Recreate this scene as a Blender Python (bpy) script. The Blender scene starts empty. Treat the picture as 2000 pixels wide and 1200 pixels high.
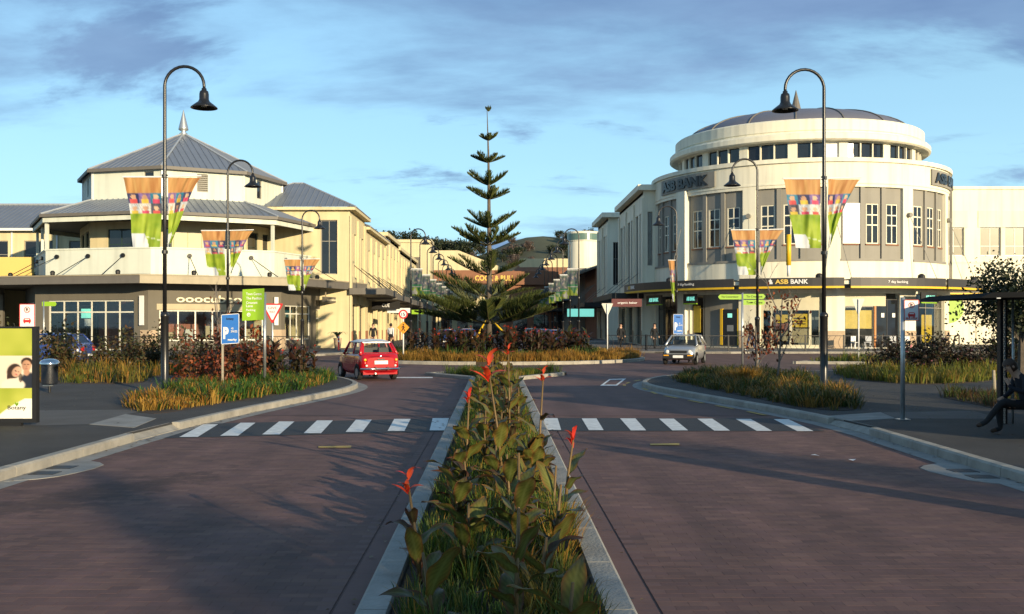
import bpy, bmesh, math, random
import numpy as np
from mathutils import Vector, Matrix, Euler
R = math.radians
random.seed(7)
rng = np.random.default_rng(11)
SC = bpy.context.scene
COL = SC.collection

# ---------------------------------------------------------------- camera, sky, sun, exposure
cam_d = bpy.data.cameras.new('camera')
cam = bpy.data.objects.new('camera', cam_d); COL.objects.link(cam)
cam.location = (0, 0, 1.8); cam.rotation_euler = (R(90), 0, 0)
cam_d.sensor_width = 36; cam_d.lens = 36
cam_d.shift_x = 0.0155; cam_d.shift_y = 0.017
cam_d.clip_start = 0.1; cam_d.clip_end = 5000
SC.camera = cam

SUN_AZ, SUN_EL = 33.0, 9.8        # azimuth: degrees to the right of straight behind the camera
sd = Vector((math.sin(R(SUN_AZ)) * math.cos(R(SUN_EL)), -math.cos(R(SUN_AZ)) * math.cos(R(SUN_EL)), math.sin(R(SUN_EL))))
sun_d = bpy.data.lights.new('sun', 'SUN'); sun_d.energy = 5.0; sun_d.angle = R(0.6); sun_d.color = (1.0, 0.81, 0.53)
sun = bpy.data.objects.new('sun', sun_d); COL.objects.link(sun)
sun.rotation_euler = sd.to_track_quat('Z', 'Y').to_euler(); sun.location = (20, -20, 30)

W = bpy.data.worlds.new('World'); SC.world = W; W.use_nodes = True
nt = W.node_tree; nt.nodes.clear()
def wn(t, **k):
    n = nt.nodes.new(t)
    for a, v in k.items(): setattr(n, a, v)
    return n
wo = wn('ShaderNodeOutputWorld'); bg = wn('ShaderNodeBackground'); bg.inputs[1].default_value = 0.090
sky = wn('ShaderNodeTexSky', sky_type='NISHITA'); sky.sun_disc = False
sky.sun_elevation = R(SUN_EL); sky.sun_rotation = R(180 - SUN_AZ)
sky.air_density = 1.0; sky.dust_density = 0.4; sky.ozone_density = 2.0
tc = wn('ShaderNodeTexCoord'); sp = wn('ShaderNodeSeparateXYZ'); nt.links.new(tc.outputs['Generated'], sp.inputs[0])
DECK = (0.85, (21.62, 9.4, 0)); LOW = (1.15, (5.5, 3.3, 0))
def wm(op, a, b=None, clamp=False):
    n = wn('ShaderNodeMath', operation=op); n.use_clamp = clamp
    for i, x in enumerate((a, b)):
        if x is None: continue
        if isinstance(x, (int, float)): n.inputs[i].default_value = x
        else: nt.links.new(x, n.inputs[i])
    return n.outputs[0]
zz = wm('ADD', wm('MAXIMUM', sp.outputs[2], 0.0), 0.16)
cx = wm('DIVIDE', sp.outputs[0], zz); cy = wm('DIVIDE', sp.outputs[1], zz)
cb = wn('ShaderNodeCombineXYZ'); nt.links.new(cx, cb.inputs[0]); nt.links.new(cy, cb.inputs[1])
def cloud(scale, off, sx, sy, lo, hi, detail=8, rough=0.55, dist=0.3, raw=False):
    mp = wn('ShaderNodeMapping'); mp.inputs['Location'].default_value = off; mp.inputs['Scale'].default_value = (sx, sy, 1)
    nt.links.new(cb.outputs[0], mp.inputs[0])
    n = wn('ShaderNodeTexNoise'); n.inputs['Scale'].default_value = scale; n.inputs['Detail'].default_value = detail
    n.inputs['Roughness'].default_value = rough; n.inputs['Distortion'].default_value = dist
    nt.links.new(mp.outputs[0], n.inputs['Vector'])
    if raw: return n.outputs[0]
    r = wn('ShaderNodeMapRange', interpolation_type='SMOOTHSTEP'); r.inputs[1].default_value = lo; r.inputs[2].default_value = hi
    nt.links.new(n.outputs[0], r.inputs[0])
    return r.outputs[0]
def wmix(f, a, b):
    n = wn('ShaderNodeMix', data_type='RGBA')
    if isinstance(f, (int, float)): n.inputs[0].default_value = f
    else: nt.links.new(f, n.inputs[0])
    for i, x in ((6, a), (7, b)):
        if isinstance(x, tuple): n.inputs[i].default_value = (*x, 1)
        else: nt.links.new(x, n.inputs[i])
    return n.outputs[2]
# clear evening sky, a pale veil, then slate blue cloud: a broken deck that thickens overhead and low scattered banks
mul = wn('ShaderNodeMix', data_type='RGBA', blend_type='MULTIPLY'); mul.inputs[0].default_value = 1.0
nt.links.new(sky.outputs[0], mul.inputs[6]); mul.inputs[7].default_value = (1.0, 1.25, 1.45, 1)
veil = cloud(0.35, (3.1, 1.7, 0), 0.6, 1.0, 0.25, 0.65, 5)
haze_f = wm('POWER', 2.718, wm('MULTIPLY', wm('MAXIMUM', sp.outputs[2], 0.0), -1.9))   # thin veil fades with the length of air looked through
c1 = wmix(wm('MULTIPLY', wm('ADD', wm('MULTIPLY', veil, 0.35), 0.65), haze_f), mul.outputs[2], (3.9, 6.7, 8.3))
nd = cloud(DECK[0], DECK[1], 0.62, 1.0, 0.0, 1.0, 9, 0.58, 0.25, raw=True)
el = wn('ShaderNodeMapRange', interpolation_type='SMOOTHSTEP'); el.inputs[1].default_value = 0.06; el.inputs[2].default_value = 0.34; el.inputs[3].default_value = 0.0; el.inputs[4].default_value = 0.105
nt.links.new(sp.outputs[2], el.inputs[0])
dm = wn('ShaderNodeMapRange', interpolation_type='SMOOTHSTEP'); dm.inputs[1].default_value = 0.52; dm.inputs[2].default_value = 0.68
nt.links.new(wm('ADD', nd, el.outputs[0]), dm.inputs[0])
tone = cloud(1.6, (1.3, 7.7, 0), 0.6, 1.0, 0.3, 0.7, 6)
cloudc = wmix(tone, (1.0, 1.75, 3.4), (1.8, 2.9, 4.7))
c2 = wmix(wm('MULTIPLY', dm.outputs[0], 0.85), c1, cloudc)
lowb = cloud(LOW[0], LOW[1], 0.75, 1.2, 0.55, 0.66, 10, 0.6, 0.4)
c2 = wmix(wm('MULTIPLY', lowb, 0.85), c2, cloudc)
nt.links.new(c2, bg.inputs[0]); nt.links.new(bg.outputs[0], wo.inputs[0])

SC.view_settings.view_transform = 'Standard'; SC.view_settings.look = 'None'
SC.view_settings.exposure = 0.65; SC.view_settings.gamma = 1.0; SC.view_settings.use_curve_mapping = False
SC.render.engine = 'CYCLES'; SC.cycles.max_bounces = 6; SC.cycles.transparent_max_bounces = 12; SC.cycles.use_denoising = True
SC.cycles.sample_clamp_indirect = 6.0

# ---------------------------------------------------------------- helpers
def G(px, py):
    Y = 3600.0 / (py - 634.0); return ((px - 969.0) * Y / 2000.0, Y)
class MB:
    def __init__(s): s.v = []; s.f = []
    def add(s, vs, fs):
        o = len(s.v); s.v += [tuple(p) for p in vs]; s.f += [tuple(i + o for i in f) for f in fs]; return s
    def box(s, x0, x1, y0, y1, z0, z1):
        return s.add([(x0,y0,z0),(x1,y0,z0),(x1,y1,z0),(x0,y1,z0),(x0,y0,z1),(x1,y0,z1),(x1,y1,z1),(x0,y1,z1)],
            [(0,3,2,1),(4,5,6,7),(0,1,5,4),(1,2,6,5),(2,3,7,6),(3,0,4,7)])
    def tube(s, pts, rad, n=8, cap=True):
        pts = [Vector(p) for p in pts]; m = len(pts)
        if isinstance(rad, (int, float)): rad = [rad] * m
        vs = []; up = None
        for i in range(m):
            t = (pts[min(i+1, m-1)] - pts[max(i-1, 0)]).normalized()
            if up is None: up = Vector((0,0,1)) if abs(t.z) < .9 else Vector((0,1,0))
            a = t.cross(up).normalized(); b = a.cross(t).normalized(); up = b
            for k in range(n):
                q = 2 * math.pi * k / n
                vs.append(pts[i] + (a * math.cos(q) + b * math.sin(q)) * rad[i])
        fs = [(i*n+k, i*n+(k+1)%n, (i+1)*n+(k+1)%n, (i+1)*n+k) for i in range(m-1) for k in range(n)]
        if cap: fs += [tuple(range(n-1, -1, -1)), tuple(range((m-1)*n, m*n))]
        return s.add(vs, fs)
    def lathe(s, prof, n=24, c=(0,0), a0=0.0, a1=2*math.pi):
        full = abs(a1 - a0 - 2*math.pi) < 1e-6; k = n if full else n + 1
        vs = []
        for r, z in prof:
            for i in range(k):
                a = a0 + (a1-a0) * i / n; vs.append((c[0] + r*math.sin(a), c[1] - r*math.cos(a), z))
        fs = []
        for j in range(len(prof)-1):
            for i in range(n):
                i2 = (i+1) % k; fs.append((j*k+i, j*k+i2, (j+1)*k+i2, (j+1)*k+i))
        return s.add(vs, fs)
    def prism(s, poly, z0, z1, bottom=False):
        n = len(poly); a = sum(poly[i][0]*poly[(i+1)%n][1] - poly[(i+1)%n][0]*poly[i][1] for i in range(n))
        if a < 0: poly = poly[::-1]
        vs = [(x,y,z0) for x,y in poly] + [(x,y,z1) for x,y in poly]
        fs = [tuple(range(n, 2*n))] + [(i,(i+1)%n,n+(i+1)%n,n+i) for i in range(n)]
        if bottom: fs.append(tuple(range(n-1,-1,-1)))
        return s.add(vs, fs)
    def mesh(s, name, mat, smooth=False):
        me = bpy.data.meshes.new(name); me.from_pydata(s.v, [], s.f)
        if mat is not None: me.materials.append(mat)
        if smooth: me.polygons.foreach_set('use_smooth', [True]*len(me.polygons))
        me.update(); return me
    def build(s, name, mat, parent=None, smooth=False, loc=None, rz=0.0):
        return obj(name, s.mesh(name, mat, smooth), parent, loc, rz)
def obj(name, me, parent=None, loc=None, rz=0.0):
    o = bpy.data.objects.new(name, me); COL.objects.link(o)
    if parent is not None: o.parent = parent
    if loc is not None: o.location = loc
    o.rotation_euler[2] = rz; return o
def tag(o, label=None, cat=None, group=None, kind=None):
    if label: o['label'] = label
    if cat: o['category'] = cat
    if group: o['group'] = group
    if kind: o['kind'] = kind
    return o
def thing(name, label, cat, loc=(0,0,0), rz=0.0, group=None):
    o = bpy.data.objects.new(name, None); COL.objects.link(o); o.location = loc; o.rotation_euler[2] = rz
    o.empty_display_size = .1
    return tag(o, label, cat, group)
def struct(o): o['kind'] = 'structure'; return o
KIDS = {}
def kids(o): return [c for c in COL.objects if c.parent == o]
def copy_tree(o, parent=None, loc=None, rz=None, label=None, group=None, scale=None, cache={}):
    if o.name not in cache: cache[o.name] = kids(o)
    c = o.copy(); COL.objects.link(c); c.parent = parent
    if loc is not None: c.location = loc
    if rz is not None: c.rotation_euler[2] = rz
    if scale is not None: c.scale = scale if isinstance(scale, tuple) else (scale,)*3
    if label: c['label'] = label
    if group: c['group'] = group
    for ch in cache[o.name]: copy_tree(ch, c)
    return c
def fast_tris(name, v, t, col=None, mat=None, smooth=False):
    me = bpy.data.meshes.new(name); v = np.asarray(v, np.float32); t = np.asarray(t, np.int32)
    me.vertices.add(len(v)); me.vertices.foreach_set('co', v.ravel())
    me.loops.add(t.size); me.loops.foreach_set('vertex_index', t.ravel())
    me.polygons.add(len(t)); me.polygons.foreach_set('loop_start', np.arange(0, t.size, 3, dtype=np.int32))
    me.update(calc_edges=True)
    if col is not None:
        a = me.color_attributes.new('Col', 'FLOAT_COLOR', 'POINT')
        c4 = np.ones((len(v), 4), np.float32); c4[:, :3] = col; a.data.foreach_set('color', c4.ravel())
    if mat: me.materials.append(mat)
    if smooth or name == 'paver_field': me.polygons.foreach_set('use_smooth', np.full(len(t), bool(smooth)))
    return me

# ---------------------------------------------------------------- materials
MATS = {}
ALB = 0.80          # all base colours share this factor, matched to the exposure
def new_mat(name):
    m = bpy.data.materials.new(name); m.use_nodes = True; MATS[name] = m
    return m, m.node_tree, m.node_tree.nodes['Principled BSDF']
def mat(name, col, rough=.6, metal=0.0, var=.12, scale=3.0, bump=0.0, bscale=40.0, spec=.4, emit=None, coat=0.0, streak=0.0):
    if name in MATS: return MATS[name]
    m, t, b = new_mat(name)
    b.inputs['Roughness'].default_value = rough; b.inputs['Metallic'].default_value = metal
    b.inputs['Specular IOR Level'].default_value = spec; b.inputs['Coat Weight'].default_value = coat
    tcn = t.nodes.new('ShaderNodeTexCoord'); geo = t.nodes.new('ShaderNodeNewGeometry')
    nz = t.nodes.new('ShaderNodeTexNoise'); nz.inputs['Scale'].default_value = scale; nz.inputs['Detail'].default_value = 6; nz.inputs['Roughness'].default_value = .65
    t.links.new(geo.outputs['Position'], nz.inputs['Vector'])
    mr = t.nodes.new('ShaderNodeMapRange'); mr.inputs[1].default_value = .25; mr.inputs[2].default_value = .75
    mr.inputs[3].default_value = 1 - var; mr.inputs[4].default_value = 1 + var
    t.links.new(nz.outputs[0], mr.inputs[0])
    fac = mr.outputs[0]
    if streak:
        mp = t.nodes.new('ShaderNodeMapping'); mp.inputs['Scale'].default_value = (1, 1, .06)
        t.links.new(geo.outputs['Position'], mp.inputs[0])
        n2 = t.nodes.new('ShaderNodeTexNoise'); n2.inputs['Scale'].default_value = 2.2; n2.inputs['Detail'].default_value = 5
        t.links.new(mp.outputs[0], n2.inputs['Vector'])
        r2 = t.nodes.new('ShaderNodeMapRange'); r2.inputs[1].default_value = .45; r2.inputs[2].default_value = .75; r2.inputs[3].default_value = 1; r2.inputs[4].default_value = 1 - streak
        t.links.new(n2.outputs[0], r2.inputs[0])
        mm = t.nodes.new('ShaderNodeMath'); mm.operation = 'MULTIPLY'; t.links.new(fac, mm.inputs[0]); t.links.new(r2.outputs[0], mm.inputs[1]); fac = mm.outputs[0]
    mx = t.nodes.new('ShaderNodeVectorMath'); mx.operation = 'SCALE'; mx.inputs[0].default_value = tuple(c*ALB for c in col)
    t.links.new(fac, mx.inputs['Scale']); t.links.new(mx.outputs[0], b.inputs['Base Color'])
    if bump:
        nb = t.nodes.new('ShaderNodeTexNoise'); nb.inputs['Scale'].default_value = bscale; nb.inputs['Detail'].default_value = 3
        t.links.new(geo.outputs['Position'], nb.inputs['Vector'])
        bp = t.nodes.new('ShaderNodeBump'); bp.inputs['Strength'].default_value = bump; bp.inputs['Distance'].default_value = .02
        t.links.new(nb.outputs[0], bp.inputs['Height']); t.links.new(bp.outputs[0], b.inputs['Normal'])
    if emit: b.inputs['Emission Color'].default_value = (*emit[:3], 1); b.inputs['Emission Strength'].default_value = emit[3]
    return m
def attr_mat(name, rough=.5, trans=0.0, spec=.3, var=0.0, bump=0.0):
    m, t, b = new_mat(name)
    a = t.nodes.new('ShaderNodeAttribute'); a.attribute_name = 'Col'
    b.inputs['Roughness'].default_value = rough; b.inputs['Specular IOR Level'].default_value = spec
    sc_ = t.nodes.new('ShaderNodeVectorMath'); sc_.operation = 'SCALE'; sc_.inputs['Scale'].default_value = ALB; t.links.new(a.outputs['Color'], sc_.inputs[0]); c = sc_.outputs[0]
    if var:
        g = t.nodes.new('ShaderNodeNewGeometry'); nz = t.nodes.new('ShaderNodeTexNoise'); nz.inputs['Scale'].default_value = 0.9; nz.inputs['Detail'].default_value = 7; nz.inputs['Roughness'].default_value = .7
        t.links.new(g.outputs['Position'], nz.inputs['Vector'])
        mr = t.nodes.new('ShaderNodeMapRange'); mr.inputs[1].default_value = .3; mr.inputs[2].default_value = .7; mr.inputs[3].default_value = 1 - var; mr.inputs[4].default_value = 1 + var
        t.links.new(nz.outputs[0], mr.inputs[0])
        s = t.nodes.new('ShaderNodeVectorMath'); s.operation = 'SCALE'; t.links.new(c, s.inputs[0]); t.links.new(mr.outputs[0], s.inputs['Scale']); c = s.outputs[0]
    if name == 'clay_paver': c = road_stains(t, c)
    t.links.new(c, b.inputs['Base Color'])
    if trans:
        tr = t.nodes.new('ShaderNodeBsdfTranslucent'); t.links.new(c, tr.inputs['Color'])
        mx = t.nodes.new('ShaderNodeMixShader'); mx.inputs[0].default_value = trans
        t.links.new(b.outputs[0], mx.inputs[1]); t.links.new(tr.outputs[0], mx.inputs[2])
        t.links.new(mx.outputs[0], t.nodes['Material Output'].inputs[0])
    return m
def road_stains(t, c):
    """oil stain and tyre-darkened lanes, laid flat in the paving"""
    N_ = t.nodes.new; L_ = t.links.new
    g = N_('ShaderNodeNewGeometry')
    def node(op, a, b=None):
        n = N_('ShaderNodeMath'); n.operation = op
        for i, x in enumerate((a, b)):
            if x is None: continue
            if isinstance(x, (int, float)): n.inputs[i].default_value = x
            else: L_(x, n.inputs[i])
        return n.outputs[0]
    s = N_('ShaderNodeSeparateXYZ'); L_(g.outputs['Position'], s.inputs[0]); X, Y = s.outputs[0], s.outputs[1]
    nz = N_('ShaderNodeTexNoise'); nz.inputs['Scale'].default_value = 2.6; nz.inputs['Detail'].default_value = 8; nz.inputs['Roughness'].default_value = .75; L_(g.outputs['Position'], nz.inputs['Vector'])
    dx = node('ADD', X, 4.25); dy = node('SUBTRACT', Y, 10.9)
    u = node('ADD', node('MULTIPLY', dx, .45), node('MULTIPLY', dy, .89)); w = node('SUBTRACT', node('MULTIPLY', dx, .89), node('MULTIPLY', dy, .45))
    d = node('SQRT', node('ADD', node('POWER', node('DIVIDE', u, 2.3), 2), node('POWER', node('DIVIDE', w, .62), 2)))
    d = node('ADD', d, node('MULTIPLY', node('SUBTRACT', nz.outputs[0], .5), 3.2))
    r1 = N_('ShaderNodeMapRange'); r1.interpolation_type = 'SMOOTHSTEP'; r1.inputs[1].default_value = .35; r1.inputs[2].default_value = 1.1; r1.inputs[3].default_value = .50; r1.inputs[4].default_value = 1.0; L_(d, r1.inputs[0])
    mp2 = N_('ShaderNodeMapping'); mp2.inputs['Scale'].default_value = (1, .10, 1); L_(g.outputs['Position'], mp2.inputs[0])
    n2 = N_('ShaderNodeTexNoise'); n2.inputs['Scale'].default_value = 1.5; n2.inputs['Detail'].default_value = 5; L_(mp2.outputs[0], n2.inputs['Vector'])
    r2 = N_('ShaderNodeMapRange'); r2.inputs[1].default_value = .35; r2.inputs[2].default_value = .65; r2.inputs[3].default_value = .80; r2.inputs[4].default_value = 1.12; L_(n2.outputs[0], r2.inputs[0])
    k = node('MULTIPLY', r1.outputs[0], r2.outputs[0])
    v = N_('ShaderNodeVectorMath'); v.operation = 'SCALE'; L_(c, v.inputs[0]); L_(k, v.inputs['Scale']); return v.outputs[0]
def glass_mat(name, tint, clear):
    m, t, b = new_mat(name)
    b.inputs['Base Color'].default_value = (*tint, 1); b.inputs['Roughness'].default_value = .06; b.inputs['Specular IOR Level'].default_value = .6
    if clear:
        tr = t.nodes.new('ShaderNodeBsdfTransparent'); tr.inputs[0].default_value = (.86, .88, .86, 1)
        gl = t.nodes.new('ShaderNodeBsdfGlossy'); gl.inputs['Roughness'].default_value = .03
        lw = t.nodes.new('ShaderNodeLayerWeight'); lw.inputs[0].default_value = .5
        pw = t.nodes.new('ShaderNodeMath'); pw.operation = 'POWER'; pw.inputs[1].default_value = 5; t.links.new(lw.outputs['Facing'], pw.inputs[0])
        fr = t.nodes.new('ShaderNodeMath'); fr.operation = 'MULTIPLY_ADD'; fr.inputs[1].default_value = .9; fr.inputs[2].default_value = .05; t.links.new(pw.outputs[0], fr.inputs[0])
        mx = t.nodes.new('ShaderNodeMixShader'); t.links.new(fr.outputs[0], mx.inputs[0])
        t.links.new(tr.outputs[0], mx.inputs[1]); t.links.new(gl.outputs[0], mx.inputs[2]); t.links.new(mx.outputs[0], t.nodes['Material Output'].inputs[0])
    else:
        g = t.nodes.new('ShaderNodeNewGeometry'); nz = t.nodes.new('ShaderNodeTexNoise'); nz.inputs['Scale'].default_value = .35
        t.links.new(g.outputs['Position'], nz.inputs['Vector'])
        bp = t.nodes.new('ShaderNodeBump'); bp.inputs['Strength'].default_value = .12; bp.inputs['Distance'].default_value = .3
        t.links.new(nz.outputs[0], bp.inputs['Height']); t.links.new(bp.outputs[0], b.inputs['Normal'])
    return m
M = dict(
    cream=mat('cream_render', (.70,.60,.36), .8, var=.06, scale=.6, bump=.15, streak=.20),
    mint=mat('pale_mint_render', (.70,.73,.62), .8, var=.05, scale=.6, bump=.12, streak=.2),
    white=mat('white_render', (.90,.85,.67), .8, var=.05, scale=.5, bump=.12, streak=.20),
    whitep=mat('white_paint', (.8,.8,.78), .5, var=.04),
    blind=mat('white_pane', (.92,.92,.90), .6, var=.02),
    greyp=mat('grey_panel', (.29,.275,.235), .7, var=.06, scale=.7, bump=.1, streak=.12),
    taupe=mat('taupe_render', (.150,.135,.105), .8, var=.08, scale=.8, bump=.12, streak=.12),
    fascia=mat('canopy_fascia', (.16,.145,.125), .6, var=.08, streak=.1),
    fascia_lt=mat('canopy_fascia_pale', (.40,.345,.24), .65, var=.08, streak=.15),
    soffit=mat('soffit', (.22,.19,.15), .8, var=.08),
    dark=mat('dark_void', (.015,.014,.013), .8, var=.2),
    roof=mat('steel_roof', (.23,.26,.31), .45, .35, var=.08, scale=.9, streak=.0),
    ridge=mat('ridge_cap', (.45,.48,.5), .4, .3, var=.05),
    timber=mat('pale_timber', (.42,.36,.22), .8, var=.18, scale=9),
    brick=mat('brick_base', (.42,.19,.10), .85, var=.2, scale=6, bump=.3),
    stone=mat('stone_base', (.48,.36,.24), .85, var=.15, scale=5, bump=.3),
    black=mat('black_paint', (.014,.014,.015), .32, var=.15, spec=.5),
    iron=mat('black_iron', (.012,.012,.013), .5, var=.2),
    steel=mat('galvanised_steel', (.55,.57,.56), .38, .75, var=.12, scale=7),
    chrome=mat('chrome', (.75,.75,.75), .12, 1.0, var=.03),
    wood=mat('grey_timber_stake', (.36,.32,.24), .85, var=.2, scale=12, bump=.2),
    yellow=mat('yellow_paint', (.80,.50,.02), .5, var=.05),
    yellowprint=mat('yellow_poster', (.85,.58,.05), .5, var=.12, scale=4),
    signgreen=mat('sign_green', (.27,.48,.02), .45, var=.03),
    signblue=mat('sign_blue', (.03,.17,.55), .45, var=.08),
    signwhite=mat('sign_white', (.82,.82,.80), .45, var=.03),
    signred=mat('sign_red', (.62,.03,.03), .45, var=.05),
    signorange=mat('sign_orange', (.75,.30,.02), .45, var=.05),
    letter=mat('cream_letter', (.82,.75,.55), .6, var=.03),
    gold=mat('gold_letter', (.80,.55,.12), .5, var=.05),
    asphalt=mat('asphalt', (.054,.050,.047), .85, var=.36, scale=.8, bump=.5, bscale=120),
    concrete=mat('concrete', (.30,.29,.265), .85, var=.28, scale=2.5, bump=.4, bscale=60),
    kerb=mat('kerb_concrete', (.36,.335,.285), .85, var=.34, scale=2.2, bump=.4, bscale=50),
    zebra=mat('zebra_paint', (.80,.80,.76), .6, var=.26, scale=7, bump=.3),
    zebrablack=mat('black_crossing_seal', (.030,.032,.036), .75, var=.2, scale=2, bump=.4, bscale=90),
    yellowroad=mat('worn_yellow_line', (.50,.33,.07), .7, var=.3, scale=7),
    earth=mat('bark_mulch', (.045,.030,.020), .95, var=.4, scale=8, bump=.6, bscale=30),
    trunk=mat('bark', (.13,.105,.08), .9, var=.3, scale=9, bump=.5),
    twig=mat('bare_twig', (.20,.17,.14), .85, var=.2, scale=9),
    leaf=attr_mat('leaf', .45, .28), grass=attr_mat('grass_blade', .5, .3), needle=attr_mat('needle', .55, .18),
    printm=attr_mat('printed_cloth', .6, .25), poster=attr_mat('poster_print', .35, 0), paver=attr_mat('clay_paver', .8, 0, var=.22),
    glass=glass_mat('window_glass', (.012,.014,.018), False), clear=glass_mat('shop_glass', (1,1,1), True),
    red=mat('red_car_paint', (.42,.006,.012), .22, var=.03, coat=.6), silver=mat('silver_car_paint', (.42,.43,.44), .3, .5, var=.03, coat=.5),
    bluecar=mat('blue_car_paint', (.03,.06,.22), .25, var=.03, coat=.6), tyre=mat('tyre', (.018,.018,.018), .8, var=.2), trim=mat('black_trim', (.02,.02,.02), .5),
    carglass=glass_mat('car_glass', (1,1,1), True), lampglass=mat('lamp_lens', (.75,.75,.70), .15, var=.03), redlens=mat('red_lens', (.6,.02,.02), .2), amber=mat('amber_lens', (.85,.40,.03), .2),
    skin=mat('skin', (.50,.30,.20), .6, var=.06), hair=mat('dark_hair', (.03,.02,.015), .6), darkcloth=mat('dark_cloth', (.010,.010,.012), .85, var=.2), whitecloth=mat('white_cloth', (.72,.72,.70), .85, var=.05), tancloth=mat('tan_cloth', (.35,.28,.18), .85), bluecloth=mat('denim', (.04,.06,.13), .85, var=.15),
    terracotta=mat('rust_brown_wall', (.27,.125,.07), .85, var=.1, scale=1), maroon=mat('maroon_sign', (.10,.012,.015), .5), hill=mat('hill_grass', (.085,.09,.045), .95, var=.4, scale=.03),
    aqua=mat('lit_shop_sign', (.25,.75,.62), .4, emit=(.25,.8,.66,.5)), lit=mat('lit_fitting', (.95,.9,.8), .4, emit=(1,.9,.7,.8)), pinkwall=mat('rose_interior', (.42,.17,.13), .8, var=.08), greyblue=mat('grey_interior', (.22,.24,.26), .8),
    tan=mat('tan_interior', (.5,.42,.28), .8, var=.1), blind2=mat('cream_blind', (.62,.58,.42), .8, var=.04))
# ---------------------------------------------------------------- facade helpers
class Flat:
    def __init__(s, p0, p1):
        s.o = Vector((p0[0], p0[1], 0)); d = Vector((p1[0]-p0[0], p1[1]-p0[1], 0)); s.L = d.length; s.d = d/s.L; s.n = Vector((s.d.y, -s.d.x, 0))
    def P(s, u, v, d): q = s.o + s.d*u + s.n*d; return (q.x, q.y, v)
    def seg(s, du): return 1
class Curved:
    def __init__(s, R_): s.R = R_
    def P(s, u, v, d): a = u/s.R; r = s.R+d; return (r*math.sin(a), -r*math.cos(a), v)
    def seg(s, du): return max(1, int(abs(du)/s.R/R(3.0)+.999))
def fbox(mb, F, u0, u1, v0, v1, d0, d1):
    n = F.seg(u1-u0); vs = []
    for i in range(n+1):
        u = u0+(u1-u0)*i/n; vs += [F.P(u,v0,d0), F.P(u,v0,d1), F.P(u,v1,d1), F.P(u,v1,d0)]
    fs = [(i*4+k, i*4+(k+1)%4, (i+1)*4+(k+1)%4, (i+1)*4+k) for i in range(n) for k in range(4)]
    fs += [(3,2,1,0), (n*4, n*4+1, n*4+2, n*4+3)]
    mb.add(vs, fs); return mb
def fwall(F, u0, u1, v0, v1, holes, t=.3, d=0.0):
    mb = MB(); us = sorted({u0, u1, *[h[0] for h in holes], *[h[1] for h in holes]}); us = [u for u in us if u0 <= u <= u1]
    for a, b in zip(us[:-1], us[1:]):
        m = (a+b)/2; hs = sorted([(h[2], h[3]) for h in holes if h[0] < m < h[1]]); z = v0
        for h0, h1 in hs:
            if h0 > z+1e-4: fbox(mb, F, a, b, z, h0, d-t, d)
            z = max(z, h1)
        if v1 > z+1e-4: fbox(mb, F, a, b, z, v1, d-t, d)
    return mb
def window(F, u0, u1, v0, v1, cols, rows, parent, fm, gm, d=-.12, fw=.07, mw=.05, name='window', blank=()):
    """rows/cols: fractions of each row from the bottom / each column from the left"""
    mb = MB(); D0, D1 = d-.06, d
    fbox(mb,F,u0,u1,v0,v0+fw,D0,D1); fbox(mb,F,u0,u1,v1-fw,v1,D0,D1); fbox(mb,F,u0,u0+fw,v0+fw,v1-fw,D0,D1); fbox(mb,F,u1-fw,u1,v0+fw,v1-fw,D0,D1)
    ub = [u0+fw]; 
    for c in cols: ub.append(ub[-1]+c/sum(cols)*(u1-u0-2*fw))
    vb = [v0+fw]
    for r_ in rows: vb.append(vb[-1]+r_/sum(rows)*(v1-v0-2*fw))
    for u in ub[1:-1]: fbox(mb,F,u-mw/2,u+mw/2,v0+fw,v1-fw,D0,D1-.004)
    for v in vb[1:-1]: fbox(mb,F,u0+fw,u1-fw,v-mw/2,v+mw/2,D0,D1-.008)
    w = mb.build(name, fm, parent)
    for i in range(len(ub)-1):
        for j in range(len(vb)-1):
            p = MB(); fbox(p,F,ub[i]-.01,ub[i+1]+.01,vb[j]-.01,vb[j+1]+.01,d-.045,d-.03)
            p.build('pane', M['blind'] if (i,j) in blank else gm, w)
    return w
TXT = {}
def text_geo(s, bold=0.0, ext=.02):
    k = (s, bold, ext)
    if k not in TXT:
        c = bpy.data.curves.new('t', 'FONT'); c.body = s; c.size = 1; c.offset = bold; c.extrude = ext; c.resolution_u = 3
        o = bpy.data.objects.new('t', c); me = bpy.data.meshes.new_from_object(o)
        vs = [tuple(v.co) for v in me.vertices]; fs = [tuple(p.vertices) for p in me.polygons]
        bpy.data.objects.remove(o); bpy.data.meshes.remove(me); bpy.data.curves.remove(c)
        xs = [v[0] for v in vs]; ys = [v[1] for v in vs]; TXT[k] = (vs, fs, min(xs), max(xs), min(ys), max(ys))
    return TXT[k]
def ftext(F, s, uc, v0, w, h, d, m, parent, bold=0.0, ext=.02, name='lettering'):
    vs, fs, x0, x1, y0, y1 = text_geo(s, bold, ext); mb = MB()
    mb.add([F.P(uc + ((x-x0)/(x1-x0)-.5)*w, v0 + (y-y0)/(y1-y0)*h, d+z) for x,y,z in vs], fs)
    return mb.build(name, m, parent)

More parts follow.
